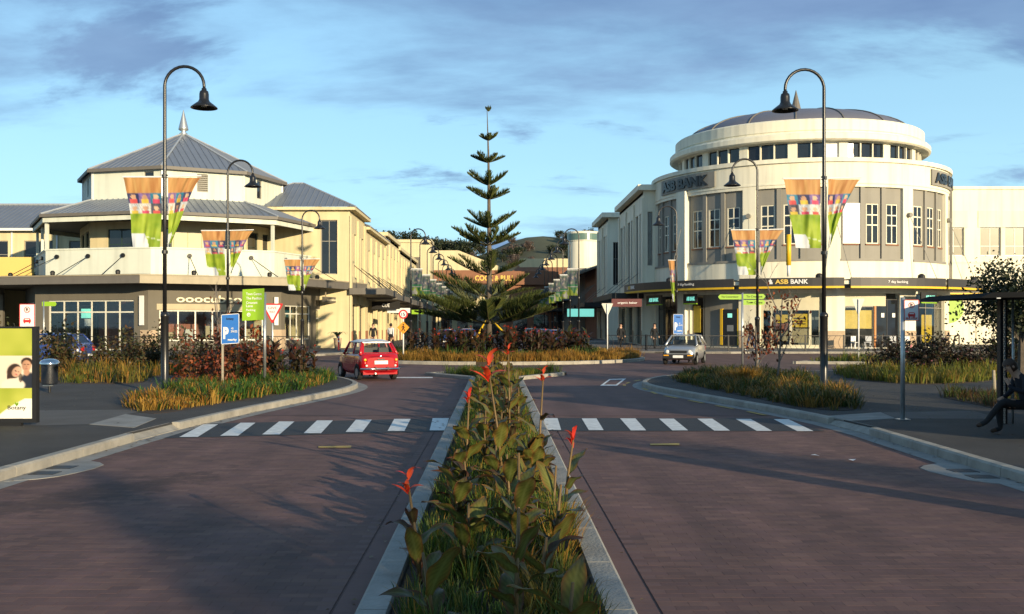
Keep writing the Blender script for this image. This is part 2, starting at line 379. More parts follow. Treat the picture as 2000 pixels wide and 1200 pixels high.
# ---------------------------------------------------------------- ground, road, paths
terrain = struct(MB().add([(-1500,-300,-.35),(1500,-300,-.35),(1500,3000,-.35),(-1500,3000,-.35)],[(0,1,2,3)]).build('ground', mat('far_ground',(.06,.065,.04),.95,var=.3,scale=.05)))
def brick_mat():
    m, t, b = new_mat('clay_paving'); g = t.nodes.new('ShaderNodeNewGeometry')
    bt = t.nodes.new('ShaderNodeTexBrick'); bt.inputs['Scale'].default_value = 1.0; bt.inputs['Brick Width'].default_value = .2; bt.inputs['Row Height'].default_value = .1
    bt.inputs['Mortar Size'].default_value = .004; bt.inputs['Color1'].default_value = (.130,.070,.059,1); bt.inputs['Color2'].default_value = (.121,.066,.057,1); bt.inputs['Mortar'].default_value = (.105,.06,.053,1)
    t.links.new(g.outputs['Position'], bt.inputs['Vector'])
    nz = t.nodes.new('ShaderNodeTexNoise'); nz.inputs['Scale'].default_value = .9; nz.inputs['Detail'].default_value = 7; nz.inputs['Roughness'].default_value = .7
    t.links.new(g.outputs['Position'], nz.inputs['Vector'])
    mr = t.nodes.new('ShaderNodeMapRange'); mr.inputs[1].default_value = .3; mr.inputs[2].default_value = .7; mr.inputs[3].default_value = .78; mr.inputs[4].default_value = 1.22
    t.links.new(nz.outputs[0], mr.inputs[0])
    s = t.nodes.new('ShaderNodeVectorMath'); s.operation = 'SCALE'; t.links.new(bt.outputs[0], s.inputs[0]); t.links.new(mr.outputs[0], s.inputs['Scale'])
    t.links.new(road_stains(t, s.outputs[0]), b.inputs['Base Color']); b.inputs['Roughness'].default_value = .78; b.inputs['Specular IOR Level'].default_value = .3
    return m
M['paving'] = brick_mat()
PV0, PV1 = 5.6, 20.2
road = thing('road', None, None)
road['kind'] = 'structure'; road['label'] = 'red brown clay paved road around the planted roundabout'
MB().add([(-70,PV1,0),(70,PV1,0),(70,160,0),(-70,160,0)],[(0,1,2,3)]).build('paved_surface', M['paving'], road)
MB().add([(-7,-20,-.005),(7,-20,-.005),(7,PV1,-.005),(-7,PV1,-.005)],[(0,1,2,3)]).build('bedding_sand', mat('jointing_sand',(.12,.07,.06),.95,var=.2,scale=20), road)
# single clay pavers, each with its own arris; nearest ones are parts, the rest one joined part
pm = MB(); pm.add([(-.0995,-.0495,-.02),(.0995,-.0495,-.02),(.0995,.0495,-.02),(-.0995,.0495,-.02),(-.0995,-.0495,-.0008),(.0995,-.0495,-.0008),(.0995,.0495,-.0008),(-.0995,.0495,-.0008),(-.0985,-.0485,0),(.0985,-.0485,0),(.0985,.0485,0),(-.0985,.0485,0)],
    [(0,1,5,4),(1,2,6,5),(2,3,7,6),(3,0,4,7),(4,5,9,8),(5,6,10,9),(6,7,11,10),(7,4,8,11),(8,9,10,11)])
pal = np.array([(.160,.086,.072),(.153,.083,.071),(.166,.090,.073),(.148,.082,.071),(.174,.096,.077),(.157,.085,.075)])
def tone_mesh(k):
    me = pm.mesh('paver', M['paver']); a = me.color_attributes.new('Col','FLOAT_COLOR','POINT')
    for d in a.data: d.color = (*pal[k], 1)
    return me
pal = pal*np.array([.96,.99,1.02,.94,1.05,1.0])[:,None]
tones = [tone_mesh(k) for k in range(6)]
spots = []
row = 0; y = PV0
while y < PV1 - .05:
    for side in (-1, 1):
        n = int((6.0-1.04)/.2)
        for i in range(n+1):
            x = side*(1.14 + i*.2 + (row % 2)*.1)
            if abs(x) < 6.05: spots.append((x, y))
    y += .1; row += 1
vis = [s for s in spots if s[1] > 6.3 and abs((s[0]*2000/s[1]+969)-1000) < 1010]
near = sorted(vis, key=lambda s: s[1])[:290]; nset = set(near)
for (x, y) in near:
    o = obj('paver', tones[random.randrange(6)], road, (x, y, random.uniform(-.0003,.0003)), R(random.uniform(-.4,.4))); o.rotation_euler[0] = R(random.uniform(-.08,.08)); o.rotation_euler[1] = R(random.uniform(-.08,.08))
rest = [s for s in spots if s not in nset]
bv = np.array(pm.v); tri = []
for f in pm.f: tri += [(f[0],f[1],f[2]),(f[0],f[2],f[3])]
tri = np.array(tri); N = len(rest); ctr = np.array([(x,y,0) for x,y in rest]) 
V = bv[None] + ctr[:,None]; tilt = rng.normal(0,.0012,(N,2)); V[:,:,2] += bv[None,:,0]*tilt[:,:1] + bv[None,:,1]*tilt[:,1:] + rng.uniform(-.0003,.0003,(N,1))
cc = pal[rng.integers(0,6,N)]*rng.normal(1.0,.055,(N,1)).clip(.8,1.2)
o = obj('paver_field', fast_tris('paver_field', V.reshape(-1,3), (tri[None]+np.arange(N)[:,None,None]*12).reshape(-1,3), np.repeat(cc,12,0), M['paver']), road); o['kind'] = 'stuff'
# edging course along the median, one long paver after another, with an open drainage joint outside it
em = MB()
for s in (-1,1):
    y = PV0
    while y < PV1-.1:
        em.box(*(sorted((s*.845, s*1.022))), y, y+.0985, -.02, .0); y += .1
    for k in range(int((PV1-PV0)/.1)):
        if k % 2: em.box(*sorted((s*1.0405,s*1.1395)), PV0+k*.1-.0495, PV0+k*.1+.0495, -.02, .0)
o = em.build('edging_course', mat('edging_paver',(.154,.083,.072),.8,var=.2,scale=1.5), road); o['kind']='stuff'

def smooth_poly(pts, n=3, closed=False):
    """Catmull-Rom through pts"""
    out = []; m = len(pts)
    for i in range(m if closed else m-1):
        p = [pts[(i+k) % m] if closed else pts[min(max(i+k,0),m-1)] for k in (-1,0,1,2)]
        for j in range(n):
            t = j/n
            out.append(tuple(.5*((2*p[1][c])+(-p[0][c]+p[2][c])*t+(2*p[0][c]-5*p[1][c]+4*p[2][c]-p[3][c])*t*t+(-p[0][c]+3*p[1][c]-3*p[2][c]+p[3][c])*t**3) for c in (0,1)))
    if not closed: out.append(tuple(pts[-1]))
    return out
def resample(pts, step):
    out = [pts[0]]; acc = 0.0
    for a, b in zip(pts[:-1], pts[1:]):
        L = math.hypot(b[0]-a[0], b[1]-a[1]); 
        if L < 1e-6: continue
        p = step-acc
        while p <= L: out.append((a[0]+(b[0]-a[0])*p/L, a[1]+(b[1]-a[1])*p/L)); p += step
        acc = (acc+L) % step if acc+L >= step else acc+L
    return out
def kerb_line(parent, line, h=.13, w=.15, step=.9, side=1, drops=(), m=None, z0=-.03, gutter=.0):
    """a run of kerb blocks; side=+1: kerb body to the left of travel"""
    pts = resample(line, step); mb_g = MB()
    for i in range(len(pts)-1):
        a, b = Vector(pts[i]), Vector(pts[i+1]); t = (b-a).normalized(); n = Vector((-t.y, t.x))*side; g = t*.006
        hh0 = hh1 = h
        for (y0,y1) in drops:
            if y0 <= (a.y+b.y)/2 <= y1: hh0 = hh1 = -1
        a2, b2 = a+g, b-g; e = .025
        q = [(a2,0),(b2,0)]
        vs = []
        for p, hh in ((a2,hh0),(b2,hh1)):
            if hh < 0: vs += [(*p, z0), (*p, .018), (*(p+n*.03), .026), (*(p+n*.19), .1215), (*(p+n*.21), z0)]; continue
            vs += [(*p, z0), (*p, hh-e), (*(p+n*e), hh), (*(p+n*w), hh), (*(p+n*w), z0)]
        fs = [(k,k+1,k+6,k+5) for k in range(4)] + [(0,4,3,2,1),(5,6,7,8,9)]
        MB().add(vs, fs).build('kerb_block', m or M['kerb'], parent)
        if gutter:
            mb_g.add([(*(a-n*gutter), .004), (*(b-n*gutter), .004), (*b, .004), (*a, .004)], [(0,1,2,3)])
    if gutter: mb_g.build('gutter', M['concrete'], parent)

LK = [(-5.85,-20),(-5.8,4),(-5.68,11.7),(-5.54,15.8),(-5.4,17.5),(-4.95,21),(-4.2,25.2)]
LN = smooth_poly([(-4.2,25.2),(-3.9,27.6),(-4.1,30.2),(-5.3,33.4),(-7.2,35.6),(-10,36.9),(-14,37.4)], 4)
LL = LK[:-1] + LN + [(-30,37.8),(-60,38)]
RK = [(6.0,-20),(5.95,4),(5.95,11.5),(6.05,16.8),(5.95,18.75),(5.6,21),(4.55,26.2)]
RN = smooth_poly([(4.55,26.2),(4.2,28.6),(4.45,31),(5.5,33.6),(7.4,35.8),(10.5,36.9),(15,37.4)], 4)
RL = RK[:-1] + RN + [(30,38),(60,38)]
def footpath(name, label, line, far, side, drops):
    o = thing(name, label, None); o['kind'] = 'structure'
    n = Vector((0,0)); inner = []
    for i,p in enumerate(line):
        a = Vector(line[max(i-1,0)]); b = Vector(line[min(i+1,len(line)-1)]); t = (b-a).normalized(); q = Vector(p) + Vector((-t.y,t.x))*side*.14; inner.append((q.x,q.y))
    MB().prism(inner + far, -.05, .118).build('asphalt_surface', M['asphalt'], o)
    vis_line = [p for p in line if p[1] > 2]
    kerb_line(o, vis_line, side=side, drops=drops, gutter=.28)
    return o
lp = footpath('footpath_left', 'dark asphalt footpath with concrete kerb left of the road', LL, [(-60,-20)], 1, [(15.6,17.6)])
rp = footpath('footpath_right', 'dark asphalt footpath with concrete kerb right of the road', RL, [(60,-20)], -1, [(17.0,18.8)])
# pale pram crossing slabs
for parent, pts, z in ((lp, [G(175,843),G(245,822),G(305,831),G(262,850)], .124), (rp, [G(1612,826),G(1720,818),G(1750,831),G(1660,836)], .124)):
    MB().prism([(x,y) for x,y in pts], .10, z).build('crossing_slab', M['concrete'], parent)
sheet_ = lambda nm,pts,z,m,par: MB().add([(x,y,z) for x,y in pts],[tuple(range(len(pts)))]).build(nm,m,par)
pathm = mat('pale_path_seal',(.115,.108,.10),.85,var=.2,scale=1.5,bump=.4,bscale=80)
sheet_('path_band',[G(60,846),G(176,843),G(246,822),G(300,812),G(60,814)],.1215,pathm,lp)
sheet_('path_band',[G(1722,818),G(1752,831),G(1960,832),G(1900,815)],.1215,pathm,rp)
# concrete sump plates with slots
def sump(parent, cx, cy, s):
    MB().prism(smooth_poly([(cx,cy-.9),(cx+.45*s,cy-.5),(cx+.6*s,cy+.5),(cx+.1*s,cy+1.0)],3,False), -.03, .007).build('sump_apron', M['concrete'], parent)
    for k in (-.25,.25): MB().box(*sorted((cx+.03*s,cx+.33*s)), cy+k-.13, cy+k+.13, .004, .012).build('sump_grate', M['iron'], parent)
sump(lp, -5.62, 12.6, 1); sump(rp, 5.9, 12.3, -1)
# far corners
CLk = [(-70,52.2),(-30,52.2),(-13,52.2),(-11.3,52.8),(-10.6,54.5),(-10.2,58),(-8.3,63),(-6,67),(-5.1,72),(-5,90),(-5,150)]
CRk = [(70,63.2),(30,63.2),(15,63),(12.5,62.6),(9,64.2),(6.3,67.5),(5.1,72),(5,90),(5,150)]
cl = thing('footpath_far_left','pale paved footpath in front of the octagonal shop building',None); cl['kind']='structure'
cr = thing('footpath_far_right','pale paved footpath in front of the round bank building',None); cr['kind']='structure'
fp = mat('far_paving',(.17,.155,.14),.85,var=.2,scale=1.2,bump=.3)
MB().prism(CLk+[(-70,150)],-.05,.115).build('paved_surface', fp, cl); kerb_line(cl, CLk[1:8], side=1, step=1.2)
MB().prism(CRk+[(70,150)],-.05,.115).build('paved_surface', fp, cr); kerb_line(cr, CRk[1:7], side=-1, step=1.2)

# median strip, splitter flare and the round island
med = thing('median_strip','narrow planted median strip between pale concrete kerbs',None); med['kind']='structure'
for s in (-1,1):
    kerb_line(med, [(s*.83,-6.0),(s*.83,33.2)], h=.13, w=.19, step=1.2, side=s, m=mat('median_kerb',(.33,.32,.29),.85,var=.3,scale=3,bump=.5,bscale=40))
    tip = (-2.5,36.0) if s<0 else (2.75,36.6)
    kerb_line(med, [(s*.83,33.2),tip], h=.12, w=.16, step=.8, side=s)
kerb_line(med, [(-2.5,36.0),(-1,37.2),(1.2,37.4),(2.75,36.6)], h=.12, w=.14, step=.8, side=-1)
MB().prism([(-.62,-6.0),(.62,-6.0),(.62,33.3),(2.5,36.4),(1.2,37.2),(-1,37.0),(-2.3,35.9),(-.62,33.3)], -.05, .09).build('mulch_bed', M['earth'], med)
isl = thing('roundabout_island','round kerbed island planted around the tall pine',None); isl['kind']='structure'
IC = (0.0,52.8); IR = 7.6
kerb_line(isl, [(IC[0]+IR*math.sin(a), IC[1]-IR*math.cos(a)) for a in np.linspace(0,2*math.pi,64)], h=.15, w=.2, step=1.2, side=1)
MB().prism([(IC[0]+(IR-.18)*math.sin(a), IC[1]-(IR-.18)*math.cos(a)) for a in np.linspace(0,2*math.pi,48)[:-1]], -.05, .13).build('mulch_bed', M['earth'], isl)
spl = thing('splitter_island','low kerbed splitter island in the right hand road',None); spl['kind']='structure'
SPL = [(13.5,46.6),(17,45.9),(60,47.5),(60,50.5),(17,49.6)]
kerb_line(spl, SPL+[SPL[0]], h=.13, w=.16, step=1.2, side=1); MB().prism([(13.8,46.7),(17,46.1),(60,47.7),(60,50.3),(17,49.4)],-.05,.1).build('mulch_bed',M['earth'],spl)
# planting beds on the near corners
BED_L = smooth_poly([G(250,806),G(300,821),G(400,805),G(560,777),G(628,760),(-5.0,31.4),(-6.2,33.6),(-8.6,34.0),(-8.5,29),(-8.0,25.2),(-7.9,22.8)],3,True)
BED_LB = smooth_poly([G(105,757),G(200,758),G(275,756),(-11.0,33.2),(-8.6,35.0),(-8.8,36.6),(-14,36.9),(-30,37.2),(-30,33.5),(-18,31.5)],3,True)
BED_R = smooth_poly([G(1322,753),G(1450,783),G(1600,812),G(1680,807),G(1640,772),G(1560,744),(9.3,35.2),(7.2,34.8),(5.8,32.6)],3,True)
BED_RB = smooth_poly([(11.7,35.2),(11.0,31.0),(11.8,28.8),(14,29.8),(17,32.4),(24,34),(24,36.9),(14,36.8)],3,True)
BED_S = smooth_poly([G(1838,783),G(1900,800),G(1960,812),(10.6,20.6),(12.5,22.8),(12.2,24.4)],3,True)
for i,b in enumerate((BED_L,BED_LB,BED_R,BED_RB,BED_S)):
    MB().prism(b, .0, .126+.0005*i).build('mulch_bed', M['earth'], lp if i<2 else rp)

# painted markings
mk = thing('zebra_crossing','worn white zebra stripes on a black band across both lanes',None); mk['kind']='structure'
def sheet(name, pts, z, m, parent): return MB().add([(x,y,z) for x,y in pts],[tuple(range(len(pts)))]).build(name, m, parent)
sheet('black_band',[G(318,857),G(888,843),G(893,817),G(412,828)],.005,M['zebrablack'],mk)
sheet('black_band',[G(1052,843),G(1612,843),G(1520,818),G(1043,817)],.005,M['zebrablack'],mk)
Ls = [((845,877),(839,870),818,842),((770,802),(757,790),819.5,843),((695,726),(675,708),821,845),((619,650),(593,627),822.5,847.5),((545,575),(512,546),824.5,850),((470,499),(430,465),827,852.5),((397,426),(350,386),830,855)]
Rs = [((1061,1089),(1067,1096),818,841),((1136,1165),(1150,1179),818.5,841.5),((1211,1241),(1232,1262),818.5,842),((1287,1316),(1313,1344),819,842),((1362,1391),(1395,1426),819,842.5),((1437,1466),(1478,1508),819.5,843),((1511,1540),(1557,1589),820,843.5)]
for (a,b),(c,d),yt,yb in Ls+Rs: sheet('stripe',[G(a,yt),G(b,yt),G(d,yb),G(c,yb)],.010,M['zebra'],mk)
yl = thing('road_markings','faded yellow kerb dashes and short lane marks',None); yl['kind']='structure'
for k in range(6):
    y0 = 20.2+k*1.55; f = lambda yy: np.interp(yy,[p[1] for p in RK],[p[0] for p in RK])-.42
    sheet('yellow_dash',[(f(y0)-.05,y0),(f(y0)+.05,y0),(f(y0+.85)+.05,y0+.85),(f(y0+.85)-.05,y0+.85)],.012,M['yellowroad'],yl)
for a in range(5):
    p = RN[min(6+a*2,len(RN)-2)]; q = RN[min(7+a*2,len(RN)-1)]; p=(p[0]-.45,p[1]+.1); q=(q[0]-.45,q[1]+.1)
    sheet('yellow_dash',[p,q,(q[0]-.08,q[1]+.09),(p[0]-.08,p[1]+.09)],.0055,M['yellowroad'],yl)
for (x0,x1,yy) in ((622,686,874),(1270,1327,869)):
    sheet('yellow_dash',[G(x0,yy+2),G(x1,yy+2),G(x1,yy-2),G(x0,yy-1)],.010,M['yellowroad'],yl)
q = [G(1172,754),G(1205,754),G(1223,740),G(1190,741)]; c = (sum(p[0] for p in q)/4, sum(p[1] for p in q)/4); inn = [(c[0]+(x-c[0])*.72, c[1]+(y_-c[1])*.72) for x,y_ in q]
for i in range(4): sheet('white_outline',[q[i],q[(i+1)%4],inn[(i+1)%4],inn[i]],.0055,M['zebra'],yl)
sheet('limit_line',[G(770,739),G(845,739),G(845,737),G(770,737)],.0055,M['zebra'],yl)
# ---------------------------------------------------------------- octagonal shop building (left)
OC = (-22.9, 75.0)
A8 = [R(-84.0+45*k) for k in range(8)]
def op(Rr, k): a = A8[k % 8]; return (Rr*math.sin(a), -Rr*math.cos(a))
ob = thing('octagonal_building','octagonal two storey shop with grey hipped steel roof and pointed finial','building',(OC[0],OC[1],0))
def ofacet(Rr,k): return Flat(op(Rr,k), op(Rr,k+1))
def roof_facet(parent, p0, p1, q1, q0, name='roof_panel', pitch=.42, m=None, m2=None):
    """ribbed steel sheet between an eave p0-p1 and an upper edge q0-q1"""
    p0,p1,q0,q1 = map(Vector,(p0,p1,q0,q1)); mb = MB(); mb.add([p0,p1,q1,q0],[(0,1,2,3)])
    L = (p1-p0).length; n = max(2,int(L/pitch)); nrm = (p1-p0).cross(q0-p0).normalized()
    if nrm.z < 0: nrm = -nrm
    ud = (p1-p0).normalized(); up = ((q0+q1)/2-(p0+p1)/2)
    up = (up - ud*up.dot(ud))
    tl = (q0-p0).dot(ud); tr_ = (q1-p0).dot(ud)
    for i in range(n+1):
        u = L*i/n
        # rib runs straight up the slope until it meets a hip
        f = 1.0
        if u < tl: f = u/max(tl,1e-6)
        if u > tr_: f = min(f,(L-u)/max(L-tr_,1e-6))
        if f < .03: continue
        a = p0+ud*u; b = a+up*f; w = ud*.035; h = nrm*.05
        mb.add([a-w,a+w,a+w*.5+h,a-w*.5+h,b-w,b+w,b+w*.5+h,b-w*.5+h],[(0,4,7,3),(3,7,6,2),(2,6,5,1),(0,3,2,1)])
    return mb.build(name, m or M['roof'], parent)
def hip(parent, a, b, r=.07): return MB().tube([a,b], r, 6).build('hip_cap', M['ridge'], parent)
RG, RB, RV, RU, RT, RC = 11.1, 10.4, 10.75, 7.1, 7.45, 13.35
VIS = (0,1,2,3)          # facets that face the camera
for k in range(8):
    # upper tower
    F = ofacet(RU,k); w = F.L
    holes = []
    if k == 1: holes = [(w*.74,w*.88,10.75,12.0)]
    if k == 2: holes = [(w*.42,w*.55,10.75,11.95)]
    if k == 3: holes = [(w*.33,w*.46,10.7,12.0)]
    if k == 0: holes = [(w*.45,w*.6,10.75,12.0)]
    fwall(F,0,w,9.6,12.3,holes,.25).build('tower_wall', M['mint'], ob)
    for h in holes: 
        if k == 2:
            lv = MB(); fbox(lv,F,h[0],h[1],h[2],h[3],-.2,-.14)
            for j in range(9): fbox(lv,F,h[0],h[1],h[2]+j*.135,h[2]+j*.135+.07,-.14,-.02)
            lv.build('louvre', M['greyp'], ob)
        else: window(F,*h,[1],[1],ob,M['greyp'],M['glass'],d=-.08,fw=.05)
    c0 = MB(); fbox(c0,F,-.07,.07,9.6,12.35,-.05,.06); c0.build('corner_board', M['whitep'], ob)
    # roofs
    e0,e1 = op(RT,k),op(RT,k+1)
    roof_facet(ob,(*e0,12.25),(*e1,12.25),(0.0,0.0,15.75),(0.0,0.0,15.75))
    hip(ob,(*e0,12.3),(0,0,15.8))
    fa = ofacet(RT,k); f2 = MB(); fbox(f2,fa,0,fa.L,12.08,12.3,-.02,.05); f2.build('gutter', M['fascia'], ob)
    if k in (7,0,1,2,3,4):
        a0,a1 = op(RV,k),op(RV,k+1); b0,b1 = op(RU-.02,k),op(RU-.02,k+1)
        roof_facet(ob,(*a0,8.95),(*a1,8.95),(*b1,10.25),(*b0,10.25)); hip(ob,(*a0,9.0),(*b0,10.3))
        fa = ofacet(RV,k); f2 = MB(); fbox(f2,fa,0,fa.L,8.78,8.98,-.02,.06); f2.build('gutter', M['fascia'], ob)
        fa = ofacet(RV-.15,k); f2 = MB(); fbox(f2,fa,0,fa.L,8.45,8.76,-.1,.0); f2.build('verandah_beam', M['mint'], ob)
MB().lathe([(.14,15.6),(.30,15.78),(.12,15.9),(.36,16.05),(.34,16.2),(.02,17.5)],16).build('finial', M['steel'], ob, True)
# verandah soffit and first floor
poly = [op(RV-.2,k) for k in range(8)]
MB().prism(poly,8.72,8.76,True).build('soffit', M['fascia'], ob)
poly = [op(RB-.1,k) for k in range(8)]; MB().prism(poly,4.75,4.95,True).build('balcony_slab', M['fascia'], ob)
for k in (7,0,1,2,3,4):
    F = ofacet(RB,k); L = F.L
    pw = MB(); fbox(pw,F,0,L,4.8,6.62,-.14,0); pw.build('balcony_parapet', M['mint'], ob)
    cp = MB(); fbox(cp,F,-.05,L+.05,6.62,6.72,-.2,.05); cp.build('parapet_coping', M['mint'], ob)
    for u in ([.0, L*.5] if k in (0,) else [.0]):
        ps = MB(); fbox(ps,F,u-.1,u+.1,6.72,8.5,-.22,-.04); ps.build('verandah_post', M['mint'], ob)
    # recessed first floor wall
    F = ofacet(RU+.2,k); L = F.L
    if k == 1: hs = [(.25*L,.97*L,5.0,8.2)]
    elif k == 2: hs = [(.05*L,.12*L,5,8.2),(.66*L,.98*L,5.0,8.2)]
    elif k == 3: hs = [(.05*L,.30*L,5.0,8.2),(.42*L,.68*L,5,8.2),(.80*L,.98*L,5,8.2)]
    else: hs = [(.15*L,.45*L,5.0,8.2),(.55*L,.9*L,5.0,8.2)]
    fwall(F,0,L,4.95,8.7,hs,.2).build('upper_wall', M['cream'], ob)
    for h in hs: window(F,*h,[1]*max(1,round((h[1]-h[0])/1.1)),[2.2,1],ob,mat('dark_green_frame',(.03,.06,.05),.5),M['glass'],d=-.08)
    if k == 2:
        for j in range(3):
            u = L*(.14+.165*j); pn = MB(); fbox(pn,F,u,u+L*.155,5.0,8.0,0.01,.05); pn.build('sliding_panel', M['blind2'], ob)
# canopy over the footpath
for k in (7,0,1,2,3):
    F = ofacet(RC,k); L = F.L
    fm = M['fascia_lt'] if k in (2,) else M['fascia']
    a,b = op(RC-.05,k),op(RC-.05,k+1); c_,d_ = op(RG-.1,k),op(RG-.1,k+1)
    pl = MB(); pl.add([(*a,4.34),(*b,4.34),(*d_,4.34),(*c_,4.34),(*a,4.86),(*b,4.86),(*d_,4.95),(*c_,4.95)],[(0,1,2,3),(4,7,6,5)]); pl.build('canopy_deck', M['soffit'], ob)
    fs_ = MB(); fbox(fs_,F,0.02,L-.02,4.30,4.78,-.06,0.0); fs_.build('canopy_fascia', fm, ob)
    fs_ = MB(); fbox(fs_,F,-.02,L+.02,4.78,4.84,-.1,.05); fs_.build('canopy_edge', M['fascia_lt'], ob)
    Fp = ofacet(RB,k)
    for u in ((.12,.42,.75) if k in (1,) else (.18,.55) if k==3 else (.3,.8)):
        p = Fp.P(Fp.L*u,6.2,.03); q = F.P(F.L*(u-.05 if k<2 else u+.05),4.86,-.5)
        MB().tube([p,q],.025,6).build('tie_rod', M['iron'], ob); MB().tube([p,tuple(Vector(p)+Fp.n*.12)],.14,10).build('rod_boss', M['iron'], ob)
    for u in (.33,.8):
        p = Vector(F.P(L*u,4.86,-.7)); MB().lathe([(.02,0),(.14,.05),(.16,.22),(.1,.3),(0.01,.32)],8,(p.x,p.y)).build('floodlight', M['iron'], ob).location = (0,0,p.z)
# ground floor shop fronts
shop_in = MB().prism([op(6.0,k) for k in range(8)],.1,4.3).build('back_wall', M['pinkwall'], ob)
MB().prism([op(RG-.2,k) for k in range(8)],.10,.14).build('shop_floor', M['greyblue'], ob)
fw_ = mat('shopfront_frame',(.70,.68,.58),.5)
for k in (7,0,1,2,3):
    F = ofacet(RG,k); L = F.L
    if k in (1,): hs = [(.12*L,.88*L,.15,3.35)]
    elif k == 2: hs = [(.08*L,.86*L,.75,2.72)]
    elif k == 3: hs = [(.06*L,.50*L,.75,3.1),(.60*L,.72*L,.15,2.9),(.80*L,.97*L,.15,3.1)]
    else: hs = [(.1*L,.9*L,.15,3.3)]
    fwall(F,0,L,.1,4.4,hs,.3).build('shop_wall', M['taupe'], ob)
    for h in hs: window(F,*h,[1]*max(1,round((h[1]-h[0])/1.05)),[2.6,.75] if k!=2 else [1],ob,fw_,M['clear'],d=-.1,fw=.09,mw=.09,name='shopfront')
    for u in (0.0,L):
        sb = MB(); fbox(sb,F,u-.55 if u else -.01,u+.01 if u else .55,.1,1.45,-.01,.05); sb.build('stone_plinth', M['stone'], ob)
    if k == 2:
        fb = MB(); fbox(fb,F,.06*L,.88*L,2.72,3.1,0,.05); fb.build('signboard_band', M['tan'], ob)
        ftext(F,'ooocubeooo',L*.51,3.20,L*.62,.46,.05,M['letter'],ob,bold=.02,ext=.05)
        for j in range(5):
            t_ = MB(); fbox(t_,F,L*(.13+.15*j),L*(.13+.15*j)+.5,.75,1.3+.2*(j%3),-.9,-.5); t_.build('display_stand', M['whitecloth' if j%2 else 'tan'], ob)
    if k == 1:
        pp = MB(); fbox(pp,F,L*.40,L*.50,2.2,2.8,-.2,-.18); pp.build('window_poster', M['aqua'], ob)
        pp = MB(); fbox(pp,F,L*.43,L*.50,1.7,2.15,-.2,-.18); pp.build('window_poster', M['signwhite'], ob)
    if k == 3:
        bx = MB(); fbox(bx,F,L*.50,L*.80,3.35,3.75,.9,1.1); sg = bx.build('hanging_sign', M['taupe'], ob)
        ftext(F,'ooocubeooo',L*.65,3.47,L*.22,.16,1.115,M['letter'],ob,bold=.02,ext=.01)
        for uu in (.54,.76):
            hb = MB(); fbox(hb,F,L*uu-.04,L*uu+.04,3.75,4.35,.97,1.03); hb.build('sign_hanger', M['fascia_lt'], ob)
        dn = MB(); fbox(dn,F,L*.13,L*.17,.9,2.6,-.25,-.22); dn.build('window_poster', M['dark'], ob)
for (k,u) in ((1,.955),(2,.955)):
    F = ofacet(RG,k); lb = MB(); fbox(lb,F,F.L*u-.13,F.L*u+.13,1.75,3.6,.05,.2); lb.build('wall_light', M['signwhite'], ob)

# ---------------------------------------------------------------- street blocks
def hipped_roof(parent, x0,x1,y0,y1,z,h, over=.5):
    x0-=over; x1+=over; y0-=over; y1+=over
    w = min(x1-x0,y1-y0)/2
    if x1-x0 < y1-y0: a,b = ((x0+x1)/2,y0+w),((x0+x1)/2,y1-w)
    else: a,b = (x0+w,(y0+y1)/2),(x1-w,(y0+y1)/2)
    A,B = (*a,z+h),(*b,z+h); c = [(x0,y0,z),(x1,y0,z),(x1,y1,z),(x0,y1,z)]
    if x1-x0 < y1-y0:
        roof_facet(parent,c[0],c[1],A,A); roof_facet(parent,c[1],c[2],B,A); roof_facet(parent,c[3],c[0],A,B)
        for p,q in ((c[0],A),(c[1],A),(A,B)): hip(parent,p,q)
    else:
        roof_facet(parent,c[0],c[1],B,A); roof_facet(parent,c[1],c[2],B,B); roof_facet(parent,c[3],c[0],A,A)
        for p,q in ((c[0],A),(c[1],B),(A,B)): hip(parent,p,q)
    MB().prism([(x0+.05,y0+.05),(x1-.05,y0+.05),(x1-.05,y1-.05),(x0+.05,y1-.05)],z-.22,z-.01,True).build('eaves', M['cream'], parent)
